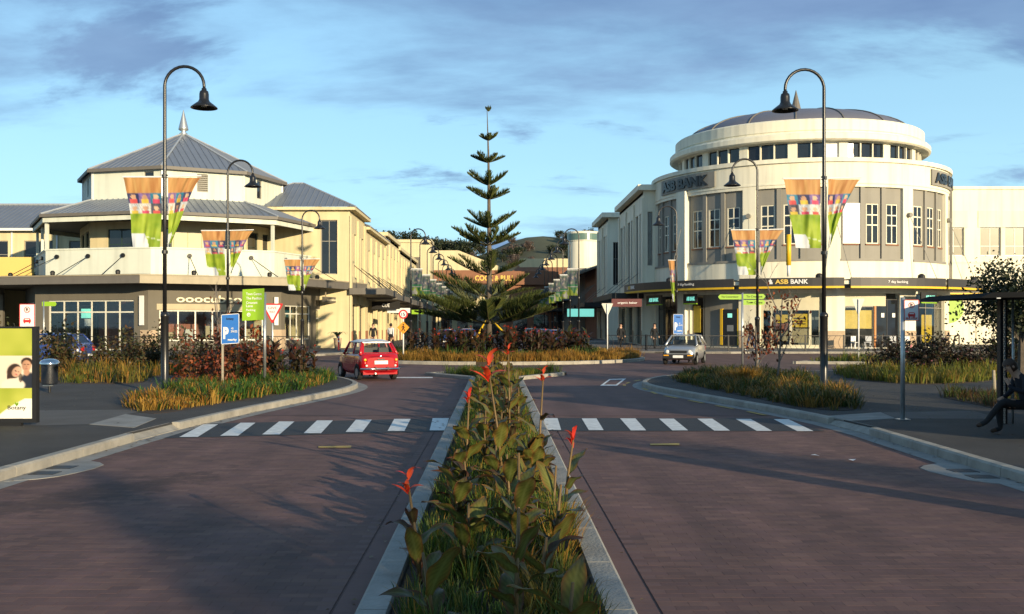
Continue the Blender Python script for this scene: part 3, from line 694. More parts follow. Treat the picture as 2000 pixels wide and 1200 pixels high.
def block(name,label,org,p,wx,ly,z,wallm,side,roof=None,bays=4,style='pilaster',cornice=None,front=(),group=None,canopy=3.9,shop=True):
    """street block: org = street corner nearest the camera; runs ly up the street (+Y) and wx away from it. side=-1 left of street"""
    b = thing(name,label,'building',(org[0],org[1],0),group=group)
    Fs = Flat((0,0),(0,ly)) if side<0 else Flat((0,ly),(0,0))      # street side, outward toward the street
    Ff = Flat((-wx,0),(0,0)) if side<0 else Flat((0,0),(wx,0))     # toward the camera
    bw = ly/bays; hs = []
    for i in range(bays):
        for (f0,f1) in ((.14,.42),(.58,.86)): hs.append((i*bw+bw*f0,i*bw+bw*f1,5.3,z-1.7))
    shops = [(i*bw+.5,(i+1)*bw-.5,.15,3.3) for i in range(bays)] if shop else []
    fwall(Fs,0,ly,.1,z,hs+shops,.35).build('street_wall', wallm, b)
    for h in hs: window(Fs,*h,[1],[1.6,1],b,M['greyp'],M['glass'],d=-.14)
    for h in shops: window(Fs,*h,[1,1,1],[3,1],b,M['trim'],M['glass'],d=-.2,name='shopfront')
    for i in range(bays+1):
        u = min(max(i*bw,.2),ly-.2); q = MB(); fbox(q,Fs,u-.28,u+.28,.1,z-.6,.0,.14); q.build('pilaster', wallm, b)
        q = MB(); fbox(q,Fs,u-.3,u+.3,.1,1.3,.14,.17); q.build('brick_plinth', M['brick'] if side<0 else M['stone'], b)
    fh = [tuple(f) for f in front]
    fwall(Ff,.0 if side<0 else .006,wx-.006 if side<0 else wx,.1,z-.003,fh,.35,.006).build('front_wall', wallm, b)
    for h in fh: window(Ff,*h,[1,1],[1.6,1],b,M['greyp'],M['glass'],d=-.14)
    if roof: hipped_roof(b, *( (-wx,0,0,ly) if side<0 else (0,wx,0,ly)), z, roof)
    else:
        x0,x1 = (-wx,0) if side<0 else (0,wx)
        MB().prism([(x0,0.02),(x1,.02),(x1,ly),(x0,ly)],z-.3,z-.05).build('flat_roof', M['roof'], b)
    ch, co = cornice or (.35,.25)
    x0,x1 = (-wx,co) if side<0 else (-co,wx)
    MB().prism([(x0,-co),(x1,-co),(x1,ly),(x0,ly)],z,z+ch,True).build('cornice', wallm, b) if not roof else None
    if canopy:
        x0,x1 = (0.02,2.6) if side<0 else (-2.6,-.02)
        cn = MB(); cn.box(x0,x1,-.4,ly-.05,canopy,canopy+.45); cn.build('canopy', M['fascia'] if side<0 else M['iron'], b)
        for i in range(bays):
            s_ = 1 if side<0 else -1; y_ = bw*(i+.5)
            MB().tube([(.03*s_,y_,canopy+2.2),(2.2*s_,y_,canopy+.44)],.03,6).build('tie_rod', M['iron'] if side<0 else M['greyp'], b)
    return b
XL, XR = -10.5, 10.5
L1 = block('street_building','cream two storey building with grey hipped roof behind the octagonal shop',(XL,73.5),None,9,8.2,10.2,M['cream'],-1,roof=2.3,bays=2,front=[(6.9,8.1,5.4,9.3)],canopy=3.95)
L2 = block('street_building','cream building with a lower grey roof, second along the street',(XL,82.2),None,9,14.5,9.6,M['cream'],-1,roof=2.2,bays=4,front=[(8.0,8.7,5.2,8.6)],canopy=3.8)
L3 = block('street_building','flat topped cream building, third along the lit left street side',(XL,97.2),None,9,13,10.2,M['cream'],-1,bays=4,canopy=3.7)
L4 = block('street_building','far cream terrace with flat parapet at the lit street end',(XL,110.6),None,9,24,9.8,M['cream'],-1,bays=8,canopy=3.6)
R1 = block('street_building','pale shaded building with overhanging cornice joined to the round bank',(12.0,83.5),None,4,16,12.7,M['white'],1,bays=3,front=[(.2,.75,6.6,11.0)],cornice=(.45,.5),canopy=3.9)
R2 = block('street_building','pale building with projecting cornice, second on the shaded street side',(12.0,109.5),None,8,11,13.2,M['white'],1,bays=2,front=[(.5,1.1,6,10.6)],cornice=(.5,.75),canopy=3.7)
# brown gabled shop and pale drum further up the shaded side
b = thing('gabled_shop','brown brick shop with a sloping dark eave on the shaded street side','building',(11.8,121.5,0))
MB().prism([(0,0),(9,0),(9,14),(0,14)],.1,8.6).build('wall', M['terracotta'], b)
MB().add([(-2.3,-.8,7.6),(10,-.8,12.2),(10,14.5,12.2),(-2.3,14.5,7.6),(-2.3,-.8,7.85),(10,-.8,12.45),(10,14.5,12.45),(-2.3,14.5,7.85)],[(0,1,2,3),(4,7,6,5),(0,4,5,1),(0,3,7,4)]).build('roof', M['fascia'], b)
for i in range(4): MB().tube([(-.02,1+i*3,6.6),(-2.4,1+i*3,4.2)],.05,6).build('tie_rod', M['greyp'], b)
MB().box(-2.6,-.02,-.3,13.8,3.6,4.05).build('canopy', M['iron'], b)
c_ = tag(MB().lathe([(2.1,.1),(2.1,13.1),(2.2,13.2),(2.2,14.4),(2.1,14.5),(0.02,14.6)],40).build('drum_building', M['white'], None, False, (12.0,141,0)),'white drum shaped building with a grey green window band','building')
gb = MB().lathe([(2.215,13.3),(2.215,14.2)],40); gb.build('window_band', mat('grey_green_glass',(.12,.2,.17),.3), c_)
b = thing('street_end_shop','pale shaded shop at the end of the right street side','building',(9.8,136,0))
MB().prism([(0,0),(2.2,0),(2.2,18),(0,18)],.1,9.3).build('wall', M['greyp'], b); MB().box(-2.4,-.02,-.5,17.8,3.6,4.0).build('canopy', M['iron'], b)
MB().prism([(-3.5,-1),(0,-1),(0,14),(-3.5,14)],5.0,5.2,True).build('verandah_roof', M['roof'], b)
# buildings that close the street
b = thing('yellow_gable_building','yellow building with a sloping parapet and rust base closing the street','building',(-11.5,155,0))
MB().add([(0,0,.1),(13,0,.1),(13,0,10.2),(5.8,0,13.0),(.8,0,13.0),(0,0,9.8),(0,9,.1),(13,9,.1),(13,9,10.2),(5.8,9,13),(.8,9,13),(0,9,9.8)],[(0,1,2,3,4,5),(1,7,8,2),(2,8,9,3),(3,9,10,4),(0,5,11,6),(5,4,10,11)]).build('wall', M['cream'], b)
MB().box(-.1,12.9,-.15,-.01,8.4,10.0).build('rust_band', M['terracotta'], b); MB().box(1,12,-2,-.16,3.4,3.9).build('canopy', M['iron'], b)
for i in range(5): MB().box(.8+i*2.4,2.4+i*2.4,-.08,-.02,.3,3.0).build('shopfront', M['glass'], b)
b = thing('pub_building','rust brown pub with gold lettering at the end of the street','building',(1.5,150,0))
MB().prism([(0,0),(20,0),(20,10),(0,10)],.1,9.6).build('wall', M['terracotta'], b)
MB().add([(-.5,-.6,8.6),(15.5,-.6,8.6),(12,3,10.6),(2,3,10.6)],[(0,1,2,3)]).build('roof_apron', M['terracotta'], b)
MB().prism([(2,2.5),(19,2.5),(19,9.5),(2,9.5)],9.6,11.6).build('upper_wall', M['cream'], b)
FF = Flat((-9,-.7),(18,-.7))
bd = MB(); fbox(bd,FF,.5,26,7.6,9.5,-.2,0); bd.build('sign_board', M['terracotta'], b)
ftext(FF,'COCK & BULL',7.3,8.15,5.8,.8,.03,M['gold'],b,bold=.03,ext=.05)
for i in range(6): MB().box(1+i*3,3+i*3,-.05,-.01,.4,3.2).build('window', M['glass'], b)
b = thing('cream_tower_block','small square cream block above the lit street roofs','building',(-14,140,0))
MB().prism([(0,0),(5,0),(5,5),(0,5)],.1,13.0).build('wall', M['cream'], b); MB().box(-.2,5.2,-.2,5.2,13,13.4).build('parapet', M['cream'], b); MB().box(2.0,3.6,-.06,-.01,8,11).build('recess_shade_panel', M['taupe'], b)  # raised taupe panel: the shade of a recess is put into its colour

# left wing behind the octagon
b = thing('left_wing_building','cream wing with long grey roof and a yellow parapet at the left edge','building',(-60,82,0))
F = Flat((0,0),(30,0)); hs=[(i*3.6+.6,i*3.6+2.9,6.3,8.5) for i in range(8)]
fwall(F,0,30,.1,9.5,hs,.3).build('wall', M['cream'], b)
for h in hs: window(F,*h,[1,1.3],[1,1],b,M['greyp'],M['glass'])
roof_facet(b,(-.3,-.6,9.45),(30.3,-.6,9.45),(30.3,5.5,12.0),(-.3,5.5,12.0)); MB().tube([(-.3,5.5,12.05),(30.3,5.5,12.05)],.1,6).build('ridge_cap', M['ridge'], b)
g_ = MB(); fbox(g_,F,-.3,30.3,9.25,9.45,.55,.68); g_.build('gutter', M['whitep'], b)
for i in range(8): g_ = MB(); fbox(g_,F,i*3.6+3.2,i*3.6+3.32,6,9.3,.02,.12); g_.build('downpipe', M['whitep'], b)
F2 = Flat((0,-10.5),(27.6,-10.5)); p_=MB(); fbox(p_,F2,0,27.6,4.6,6.5,-.25,0); p_.build('yellow_parapet', mat('yellow_render',(.74,.53,.16),.8,var=.06,scale=.6), b)
p_=MB(); fbox(p_,F2,0,25.5,3.9,4.6,-.3,2.6); p_.build('canopy', M['fascia'], b)
fwall(F2,0,25.5,.1,4.0,[(i*5+.6,i*5+4.6,.15,3.2) for i in range(5)],.3,-.1).build('shop_wall', M['taupe'], b)
for i in range(5): window(F2,i*5+.6,i*5+4.6,.15,3.2,[1,1,1],[3,1],b,M['trim'],M['glass'],d=-.2,name='shopfront')
p_=MB(); p_.box(0,25.5,-10.2,0,5.4,5.6); p_.build('terrace_slab', M['fascia'], b)

# ---------------------------------------------------------------- round bank building (right)
BC = (24.45,83.5); RD = 11.5
bb = thing('round_bank_building','round cream bank building with stepped drum, clerestory ring and shallow grey dome','building',(BC[0],BC[1],0))
CD = Curved(RD); dg = lambda a: R(a)*RD
PC = [-120.5,-91.2,-62.0,-32.7,-3.5,25.7,55.0,84.0]
hw = 2.4; bays = [(PC[i]+hw,PC[i+1]-hw) for i in range(len(PC)-1)]
holes = [(dg(a),dg(b_),6.4,11.5) for a,b_ in bays]
gh = [(dg(a+1.5),dg(b_-1.5),.15,4.0) for a,b_ in bays]
fwall(CD,dg(-125),dg(125),.1,13.25,holes+gh,.45).build('drum_wall', M['white'], bb)
cp = MB(); fbox(cp,CD,dg(-179.9),dg(179.9),13.25,13.55,-.5,.16); cp.build('parapet_coping', M['white'], bb)
cp = MB(); fbox(cp,CD,dg(-120),dg(120),11.72,11.84,0,.05); cp.build('string_course', M['white'], bb)
for bi,(a,b_) in enumerate(bays):
    if not (-90 < (a+b_)/2 < 100): 
        q = MB(); fbox(q,CD,dg(a),dg(b_),6.4,11.5,-.3,-.2); q.build('grey_panel', M['greyp'], bb); continue
    W3 = (b_-a)/3; hs = []
    for j in range(3):
        c0 = a+W3*(j+.5); hs.append((dg(c0-W3*.31),dg(c0+W3*.31),7.5,10.35))
    q = fwall(CD,dg(a),dg(b_),6.4,11.5,hs,.15,-.22); q.build('grey_panel', M['greyp'], bb)
    for j in range(1,3):
        q = MB(); fbox(q,CD,dg(a+W3*j)-.16,dg(a+W3*j)+.16,6.4,11.5,-.22,-.10); q.build('panel_pilaster', M['greyp'], bb)
    q = MB(); fbox(q,CD,dg(a)+.01,dg(b_)-.01,6.28,6.44,-.3,.06); q.build('sill_band', M['greyp'], bb)
    for j,h in enumerate(hs):
        sl = MB(); fbox(sl,CD,h[0]-.05,h[1]+.05,7.40,7.5,-.22,-.14); sl.build('sill', M['terracotta'], bb)
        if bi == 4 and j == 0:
            q = MB(); fbox(q,CD,h[0]-.12,h[1]+.12,7.5,10.35,-.33,-.12); q.build('white_panel', M['blind'], bb)  # this window is a flat white panel instead of glass
        else: window(CD,*h,[1,1],[1.75,1,1],bb,M['white'],M['glass'],d=-.26,fw=.08,mw=.085)
    # wall lamp boss
    p = CD.P(dg(b_+hw),9.6,.02); n_ = Vector((p[0],p[1],0)).normalized(); MB().tube([p,tuple(Vector(p)+n_*.25)],.17,10).build('rod_boss', M['greyp'], bb)
    q_ = CD.P(dg(b_+hw+3),5.0,1.9); MB().tube([tuple(Vector(p)+n_*.1),q_],.022,6).build('tie_rod', M['greyp'], bb)
# pilaster fin with downpipe at the shaded corner
q = MB(); fbox(q,CD,dg(-62)-.5,dg(-62)+.5,.1,11.9,.0,.3); q.build('pilaster', M['white'], bb)
q = MB(); fbox(q,CD,dg(60.0)-.1,dg(60.0)+.1,4.9,12.2,.02,.2); q.build('downpipe', M['greyp'], bb)
# sign panels
for (a0,a1,tx) in ((-78,-46,1),(38.5,72,1)):
    q = MB(); fbox(q,CD,dg(a0),dg(a1),11.95,13.1,.02,.12); q.build('sign_panel', M['greyp'], bb)
    ftext(CD,'ASB BANK',dg((a0+a1)/2-.5),12.12,dg(a1-a0)*.86,.80,.16,M['black'],bb,bold=.045,ext=.05)
# clerestory
R2 = 9.45; C2 = Curved(R2); d2 = lambda a: R(a)*R2
posts = [-110+22.0*i+4.5 for i in range(11)]
ch_ = []
for i in range(10):
    for j in range(3):
        a0 = posts[i]+1.8+j*6.15; ch_.append((a0,a0+5.6,i,j))
fwall(C2,d2(-125),d2(125),13.3,15.2,[(d2(a),d2(b_),13.85,15.0) for a,b_,i,j in ch_],.3).build('clerestory_wall', M['white'], bb)
MB().lathe([(R2-.25,13.3),(R2-.25,15.2)],48,(0,0),R(125),R(235)).build('clerestory_rear_wall', M['white'], bb)
for a,b_,i,j in ch_:
    q = MB(); fbox(q,C2,d2(a),d2(b_),13.85,15.0,-.2,-.16)
    q.build('clerestory_pane', M['blind'] if abs((a+b_)/2+1.5) < 3.2 else M['glass'], bb)  # panes near the front centre are flat white instead of glass
MB().lathe([(9.2,15.05),(10.0,15.05),(10.15,15.15),(10.15,15.5),(10.03,15.62),(9.62,15.66),(9.62,15.8),(9.69,15.86),(9.69,16.6),(9.57,16.7),(8.9,16.7),(8.9,16.3)],96).build('cornice_ring', M['white'], bb, False)
dome = [(9.0*math.cos(t)**.9 if t<R(89) else .01, 16.35+2.35*math.sin(t)) for t in np.linspace(0,R(90),14)]
MB().lathe(dome,88).build('dome', mat('dome_sheet',(.20,.20,.24),.5,.3,var=.06), bb, True)
for k in range(16):
    a = R(22.5*k+6); MB().tube([(r*math.sin(a),-r*math.cos(a),z+.02) for r,z in dome],.07,5).build('dome_rib', M['fascia'], bb)
MB().lathe([(.5,18.8),(.5,19.25),(.4,19.35),(.02,20.9)],12).build('finial', M['fascia'], bb)
MB().lathe([(.3,18.8),(.42,19.0),(.3,19.2)],12,(-.6,0)).build('roof_vent', M['steel'], bb)
# dark drum roof behind the parapet, rear wall
MB().lathe([(RD-.3,13.2),(9.6,13.3)],48).build('drum_roof', M['roof'], bb)
MB().lathe([(RD-.2,.1),(RD-.2,13.3)],48,(0,0),R(120),R(240)).build('rear_wall', M['white'], bb)
# canopy ring
RK_ = 13.9; CK = Curved(RK_); dk = lambda a: R(a)*RK_
segs = [(-100,-34,5.0),(-32.3,-3.2,5.0),(-1.4,30,5.0),(31,62,5.0)]
for a,b_,zt in segs:
    q = MB(); fbox(q,CK,dk(a),dk(b_),4.42,zt,-.12,0); q.build('canopy_fascia', mat('bank_fascia',(.045,.042,.040),.5,var=.08), bb)
    q = MB(); fbox(q,CK,dk(a),dk(b_),4.28,4.42,-.12,.03); q.build('yellow_strip', M['yellow'], bb)
    q = MB(); n=10
    q.lathe([(RK_-.1,4.3),(RD-.3,4.3)],n,(0,0),R(a),R(b_)); q.lathe([(RK_-.1,4.9),(RD-.1,4.95)],n,(0,0),R(a),R(b_)); q.build('canopy_deck', M['soffit'], bb)
    m_ = (a+b_)/2; p = CK.P(dk(m_+8),5.0,-.5)
    q = MB().lathe([(.02,0),(.26,.02),(.24,.2),(.12,.3),(.01,.32)],10,(p[0],p[1])).build('floodlight', M['iron'], bb); q.location=(0,0,5.0)
for a in (-33.1,-2.3,30.5):
    q = MB(); fbox(q,CK,dk(a)-.5,dk(a)+.5,4.55,4.8,-.3,-.15); q.build('canopy_link', M['white'], bb)
crest = MB().lathe([(.02,0),(.25,.0),(.3,.12),(.16,.3),(.18,.42),(.02,.5)],8)
def bank_sign(F,uc,v,w,h,d,m1,m2):
    ftext(F,'ASB',uc-w*.16,v,w*.34,h,d,m1,bb,bold=.03,ext=.01); ftext(F,'BANK',uc+w*.29,v,w*.44,h,d,m2,bb,bold=.03,ext=.01)
    sh = MB(); c0 = uc-w*.45
    sh.add([F.P(c0+x*h,v+y*h,d) for x,y in ((-.45,0),(.45,0),(.5,.35),(.3,.5),(.38,.8),(.15,.85),(0,1.25),(-.15,.85),(-.38,.8),(-.3,.5),(-.5,.35))],[tuple(range(11))]); sh.build('crest', m2, bb)
bank_sign(CK,dk(-18.5),4.58,2.6,.32,.02,M['gold'],M['signwhite'])
for a in (-50,12.5): ftext(CK,'7 day banking',dk(a),4.58,1.5,.22,.02,M['signwhite'],bb,bold=.01,ext=.01)
bank_sign(CK,dk(-82),4.58,2.2,.28,.02,M['gold'],M['signwhite'])
# ground floor
MB().lathe([(8.0,.1),(8.0,4.3)],40).build('back_wall', M['greyblue'], bb); MB().lathe([(.1,.13),(RD-.1,.13)],40).build('shop_floor', M['greyblue'], bb); MB().lathe([(.1,4.2),(RD-.2,4.2)],40).build('ceiling', M['soffit'], bb)
for bi,(a,b_) in enumerate(bays):
    u0,u1 = dg(a+1.5),dg(b_-1.5); w=u1-u0
    if not (-90 < (a+b_)/2 < 100): continue
    if bi == 2:      # panelled bay with cash machine
        q = MB(); fbox(q,CD,u0+w*.30,u1,.15,4.0,-.35,-.2); q.build('grey_infill', M['greyp'], bb)
        window(CD,u0,u0+w*.28,.15,4.0,[1],[3,1],bb,M['greyp'],M['glass'],d=-.2,name='shopfront')
        q = MB(); fbox(q,CD,u0+w*.05,u0+w*.22,1.2,3.2,-.14,-.12); q.build('yellow_poster', M['yellowprint'], bb)
        t0 = u0+w*.70; q = MB(); fbox(q,CD,t0,t0+1.15,.3,2.9,-.2,-.05); cm = q.build('cash_machine', M['black'], bb)
        for uu in (t0-.22,t0+1.17): q = MB(); fbox(q,CD,uu,uu+.2,.3,2.95,-.2,-.02); q.build('yellow_edge', M['yellow'], bb)
        q = MB(); fbox(q,CD,t0+.35,t0+.85,1.3,1.75,-.05,-.03); q.build('screen', M['greyblue'], cm)
        q = MB().lathe([(.01,0),(.2,0)],14); q = MB(); fbox(q,CD,t0+.4,t0+.75,2.3,2.6,-.05,-.03); q.build('lit_logo', M['aqua'], cm)
    elif bi == 3:
        q = MB(); fbox(q,CD,u0,u1,3.0,4.0,-.3,-.2); q.build('pale_transom', M['blind2'], bb)
        window(CD,u0,u1,.15,3.0,[1,2.2,2.2,1],[1],bb,M['blind2'],M['clear'],d=-.2,fw=.2,mw=.18,name='shopfront')
        for (f0,f1,z0,z1,mm) in ((.25,.48,1.9,2.5,'yellowprint'),(.50,.78,1.6,2.55,'yellowprint'),(.25,.48,1.4,1.85,'pinkwall'),(.25,.48,.6,1.35,'tan'),(.50,.78,.5,1.5,'tan')):
            q = MB(); fbox(q,CD,u0+w*f0,u0+w*f1,z0,z1,-.32,-.30); q.build('window_poster', M[mm], bb)
        for r_ in range(3):
            q = MB(); fbox(q,CD,u0+w*.54,u0+w*.74,1.8+.2*r_,1.87+.2*r_,-.298,-.294); q.build('poster_print', M['trim'], bb)
    elif bi == 4:
        q = MB(); fbox(q,CD,u0,u1*.0+u0+w*.75,3.1,4.0,-.3,-.2); q.build('pale_transom', M['blind2'], bb)
        window(CD,u0,u0+w*.52,.15,3.1,[1,1],[1],bb,M['greyp'],M['clear'],d=-.2,name='shopfront')
        q = MB(); fbox(q,CD,u0+w*.03,u0+w*.5,1.5,2.8,-.32,-.30); q.build('window_poster', M['yellowprint'], bb)
        q = MB(); fbox(q,CD,u0+w*.52,u0+w*.55,.15,3.1,-.25,-.1); q.build('door_jamb', mat('orange_jamb',(.6,.2,.03),.5), bb)
        dr = window(CD,u0+w*.56,u1,.15,3.6,[1,1],[1],bb,M['trim'],M['glass'],d=-.22,name='entrance_door')
        for f_ in (.66,.88): q = MB(); fbox(q,CD,u0+w*f_,u0+w*f_+.26,2.3,2.6,-.22,-.2); q.build('door_notice', M['signwhite'], bb)
    elif bi == 5:
        window(CD,u0,u1,.15,4.0,[1,1,1],[3,1],bb,M['greyp'],M['clear'],d=-.2,name='shopfront')
        q = MB(); fbox(q,CD,u0+w*.25,u0+w*.6,.5,2.5,-.32,-.30); q.build('window_poster', M['yellowprint'], bb)
    else: window(CD,u0,u1,.15,4.0,[1,1,1],[3,1],bb,M['trim'],M['glass'],d=-.2,name='shopfront')
for i,a in enumerate(PC[1:-1]):
    q = MB(); fbox(q,CD,dg(a)-.75,dg(a)+.75,.1,1.35,0.01,.06); q.build('stone_plinth', M['stone'], bb)
# small lit signs under the canopy
for (a,w) in ((-72,2.6),(-52,1.3),(28,1.6)):
    F_ = Curved(RD+1.4); q = MB(); dd = lambda x: R(x)*F_.R
    fbox(q,F_,dd(a)-w/2,dd(a)+w/2,3.35,4.05,-.1,0); q.build('hanging_sign', M['trim'], bb)
    q = MB(); fbox(q,F_,dd(a)-w/2,dd(a)+w/2,3.28,3.36,-.1,.02); q.build('sign_edge', M['signgreen'], bb)
    ftext(F_,'ASB BANK',dd(a)+.1,3.55,w*.6,.3,.02,M['aqua'],bb,bold=.02,ext=.01)
# maroon projecting sign
# right wing
b = thing('right_wing_building','long cream wing with paired windows right of the round bank','building',(34.5,86.5,0))
F = Flat((0,0),(30,0)); hs=[]
for i in range(6): hs += [(i*5+2.0,i*5+6.0,6.2+1.95,10.4)] 
wn_ = [(i*5.2+1.2+k*2.1,i*5.2+1.2+k*2.1+1.75,7.6,10.0) for i in range(5) for k in range(2)]
fwall(F,0,30,.1,13.2,wn_,.35).build('wall', M['white'], b)
for h in wn_: window(F,*h,[1,1],[1,2],b,M['whitep'],mat('pale_blind_glass',(.25,.23,.16),.2),d=-.15)
for i in range(5): q=MB(); fbox(q,F,i*5.2+1.0,i*5.2+5.35,10.0,11.4,.01,.05); q.build('pale_panel', M['mint'], b)
q=MB(); fbox(q,F,-.1,30.1,13.2,13.45,-.4,.12); q.build('parapet_coping', M['white'], b)
q=MB(); fbox(q,F,-.1,30.1,7.0,7.15,0,.06); q.build('string_course', M['white'], b)
q=MB(); fbox(q,F,1.5,30,4.4,5.0,0,2.3); q.build('canopy', MATS['bank_fascia'], b); q=MB(); fbox(q,F,1.5,30,4.28,4.4,2.0,2.33); q.build('yellow_strip', M['yellow'], b)
ftext(F,'ASB BANK',5.0,4.55,2.4,.3,2.33,M['gold'],b,bold=.03,ext=.01)
window(F,6,12,.2,3.9,[1,1,1,1],[3,1],b,M['greyp'],M['clear'],d=.02,name='shopfront')
q=MB(); q.tube([F.P(3.6,3.2,.1),F.P(3.6,3.2,.3)],1.3,24); q.build('round_sign', M['signgreen'], b)
# ---------------------------------------------------------------- street lamps
def make_lamp():
    t = thing('street_lamp','x','street lamp',(0,0,.118),group='black shepherd crook street lamps')
    MB().lathe([(.13,0),(.13,.10),(.095,.16),(.092,1.85),(.105,1.87),(.105,1.93),(.06,1.98)],14).build('base_sleeve', M['black'], t, True)
    arc = [(0,0,1.9),(0,0,4.6),(0,0,7.5)] + [(.48-.48*math.cos(a),0,7.5+.48*math.sin(a)) for a in np.linspace(.15,math.pi,14)] + [(.96,0,7.42)]
    MB().tube(arc,[.052,.048,.042]+[.038]*14+[.036],10).build('pole', M['black'], t, True)
    MB().lathe([(.02,7.47),(.06,7.44),(.06,7.40),(.10,7.37),(.115,7.30),(.115,7.18),(.14,7.12),(.22,7.06),(.32,6.98),(.325,6.96),(.30,6.965),(.19,7.04),(.10,7.10)],20,(.96,0)).build('lamp_shade', M['black'], t, True)
    MB().lathe([(.01,6.99),(.07,7.0),(.09,7.06),(.08,7.12)],12,(.96,0)).build('bulb', M['lampglass'], t, True)
    for z in (5.30,3.45): MB().lathe([(.05,z-.04),(.075,z-.04),(.075,z+.04),(.05,z+.04)],10).build('banner_clamp', M['black'], t)
    return t
lamp0 = make_lamp()
lamps = [((-8.09,25.0),0,'tall black lamp in the flower bed left of the zebra crossing'),
 ((8.1,25.3),180,'tall black lamp in the flower bed right of the zebra crossing'),
 ((-10.3,39.3),0,'middle black lamp before the lettered octagonal shop front'),
 ((9.95,39.0),180,'middle black lamp before the round bank'),
 ((-10.7,56.5),0,'black lamp at the far left corner beside the octagonal shop canopy'),
 ((9.6,54.5),180,'thin lamp behind the silver hatchback at the bank corner'),
 ((8.6,4.4),180,'black lamp beside the right footpath near the camera')]
first = True
def place_lamp(xy, rz, label, grp='black shepherd crook street lamps', sc=1.0):
    global first
    if first:
        lamp0.location = (*xy,.118); lamp0.rotation_euler[2] = R(rz); lamp0['label'] = label; first = False; return lamp0
    return copy_tree(lamp0, None, (*xy,.118), R(rz), label, grp, sc)
for xy,rz,lb in lamps: place_lamp(xy,rz,lb)
for i in range(7):
    place_lamp((-5.62,67.5+i*8),0,'one of the black lamps lining the sunlit left side of the far street','lamps lining the left of the far street')
    place_lamp((5.45,67.5+i*8),180,'one of the black lamps lining the shaded right side of the far street','lamps lining the right of the far street')

# ---------------------------------------------------------------- banners
def vn(x,y):
    xi,yi=math.floor(x),math.floor(y); fx,fy=x-xi,y-yi; fx=fx*fx*(3-2*fx); fy=fy*fy*(3-2*fy)
    h=lambda a,b: (math.sin(a*127.1+b*311.7)*43758.5453)%1
    return (h(xi,yi)*(1-fx)+h(xi+1,yi)*fx)*(1-fy)+(h(xi,yi+1)*(1-fx)+h(xi+1,yi+1)*fx)*fy
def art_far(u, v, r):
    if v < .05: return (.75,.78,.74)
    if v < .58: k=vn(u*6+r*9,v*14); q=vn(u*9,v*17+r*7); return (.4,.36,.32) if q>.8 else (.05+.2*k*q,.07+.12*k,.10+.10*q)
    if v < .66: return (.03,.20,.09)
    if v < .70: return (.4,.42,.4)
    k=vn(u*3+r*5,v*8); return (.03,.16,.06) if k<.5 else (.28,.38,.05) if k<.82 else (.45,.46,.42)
def art(u, v, r):
    if v < .21:
        k = .6*vn(u*13+r*31,v*3)+.4*vn(u*31,v*5+r*9); a,b_ = (.46,.17,.05),(.72,.44,.16); return tuple(a[i]*(1-k)+b_[i]*k for i in range(3))
    if v < .52:
        rowi = 0 if v < .37 else 1; c = min(2,int(u*3)); bgc = [[(.05,.25,.38),(.04,.05,.14),(.22,.14,.35)],[(.10,.10,.13),(.55,.58,.60),(.70,.68,.62)]][rowi][(c+int(r*3))%3]
        cu = (u*3)%1; cv = ((v-.21)/.155)%1; d = math.hypot((cu-.5)*1.1,(cv-.42)*1.2)
        if d < .26: return [(.70,.42,.26),(.62,.35,.22),(.75,.5,.32)][c]
        if abs(cu-.5) < .34 and cv > .66: return [(.70,.10,.10),(.80,.55,.08),(.65,.08,.16)][(c+rowi)%3]
        k = .75+.5*((math.sin(u*97+v*61+r*7)*43758.5)%1); return tuple(x*k for x in bgc)
    k = vn(u*4+r*17,v*9)*.7+vn(u*11,v*21+r*5)*.3
    g = tuple((.16,.30,.015)[i]*(1-k)+(.45,.55,.05)[i]*k for i in range(3))
    if v > .80 and math.hypot(u-.15,(v-1.0)*1.6) < .42: return (.78,.80,.80)
    if .585 < v < .60 or abs(v-.80-.1*u) < .008: return (.6,.7,.4)
    return g
def banner(name, label, loc, sx, w0, w1, h, lean, group, seed, res=(30,42), rz=0):
    """printed cloth hung from a bar; sx=+-1 side of the pole; w0 top width, w1 bottom width"""
    rr = random.Random(seed); nu,nv = res; vs=[]; cols=[]; fs=[]; ph=rr.uniform(0,6)
    for j in range(nv+1):
        v=j/nv
        for i in range(nu+1):
            u=i/nu; w=w0+(w1-w0)*v**.8
            x = sx*(.09+ (u if sx>0 else 1-u)*w) if True else 0
            z = -v*h + lean*v*u*.15
            yy = .16*(vn(u*3+ph*7,v*2.2)-.5)*(.3+v) + .05*(vn(u*9+v*3,v*4+ph)-.5) + .10*v*math.sin(ph+v*4)
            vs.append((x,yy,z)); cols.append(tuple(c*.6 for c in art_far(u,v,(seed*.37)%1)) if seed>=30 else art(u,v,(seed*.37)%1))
    for j in range(nv):
        for i in range(nu): a=j*(nu+1)+i; fs.append((a,a+1,a+nu+2,a+nu+1))
    mb=MB(); mb.add(vs,fs); t=thing(name,label,'banner',loc,R(rz),group)
    me=mb.mesh('cloth',M['printm'],True); at=me.color_attributes.new('Col','FLOAT_COLOR','POINT'); at.data.foreach_set('color',np.array([(*c,1) for c in cols],np.float32).ravel())
    obj('cloth',me,t)
    MB().tube([(sx*.03,0,.02),(sx*(.10+w0),0,.05 if lean else .02)],.022,6).build('bar', M['whitep'], t)
    if res[0]>20:
        FF=Flat((sx*.09-(w0 if sx<0 else 0)+.0,-.16),(sx*.09+(w0 if sx>0 else 0),-.16))
    return t
gb_='printed town banners on the near lamps'
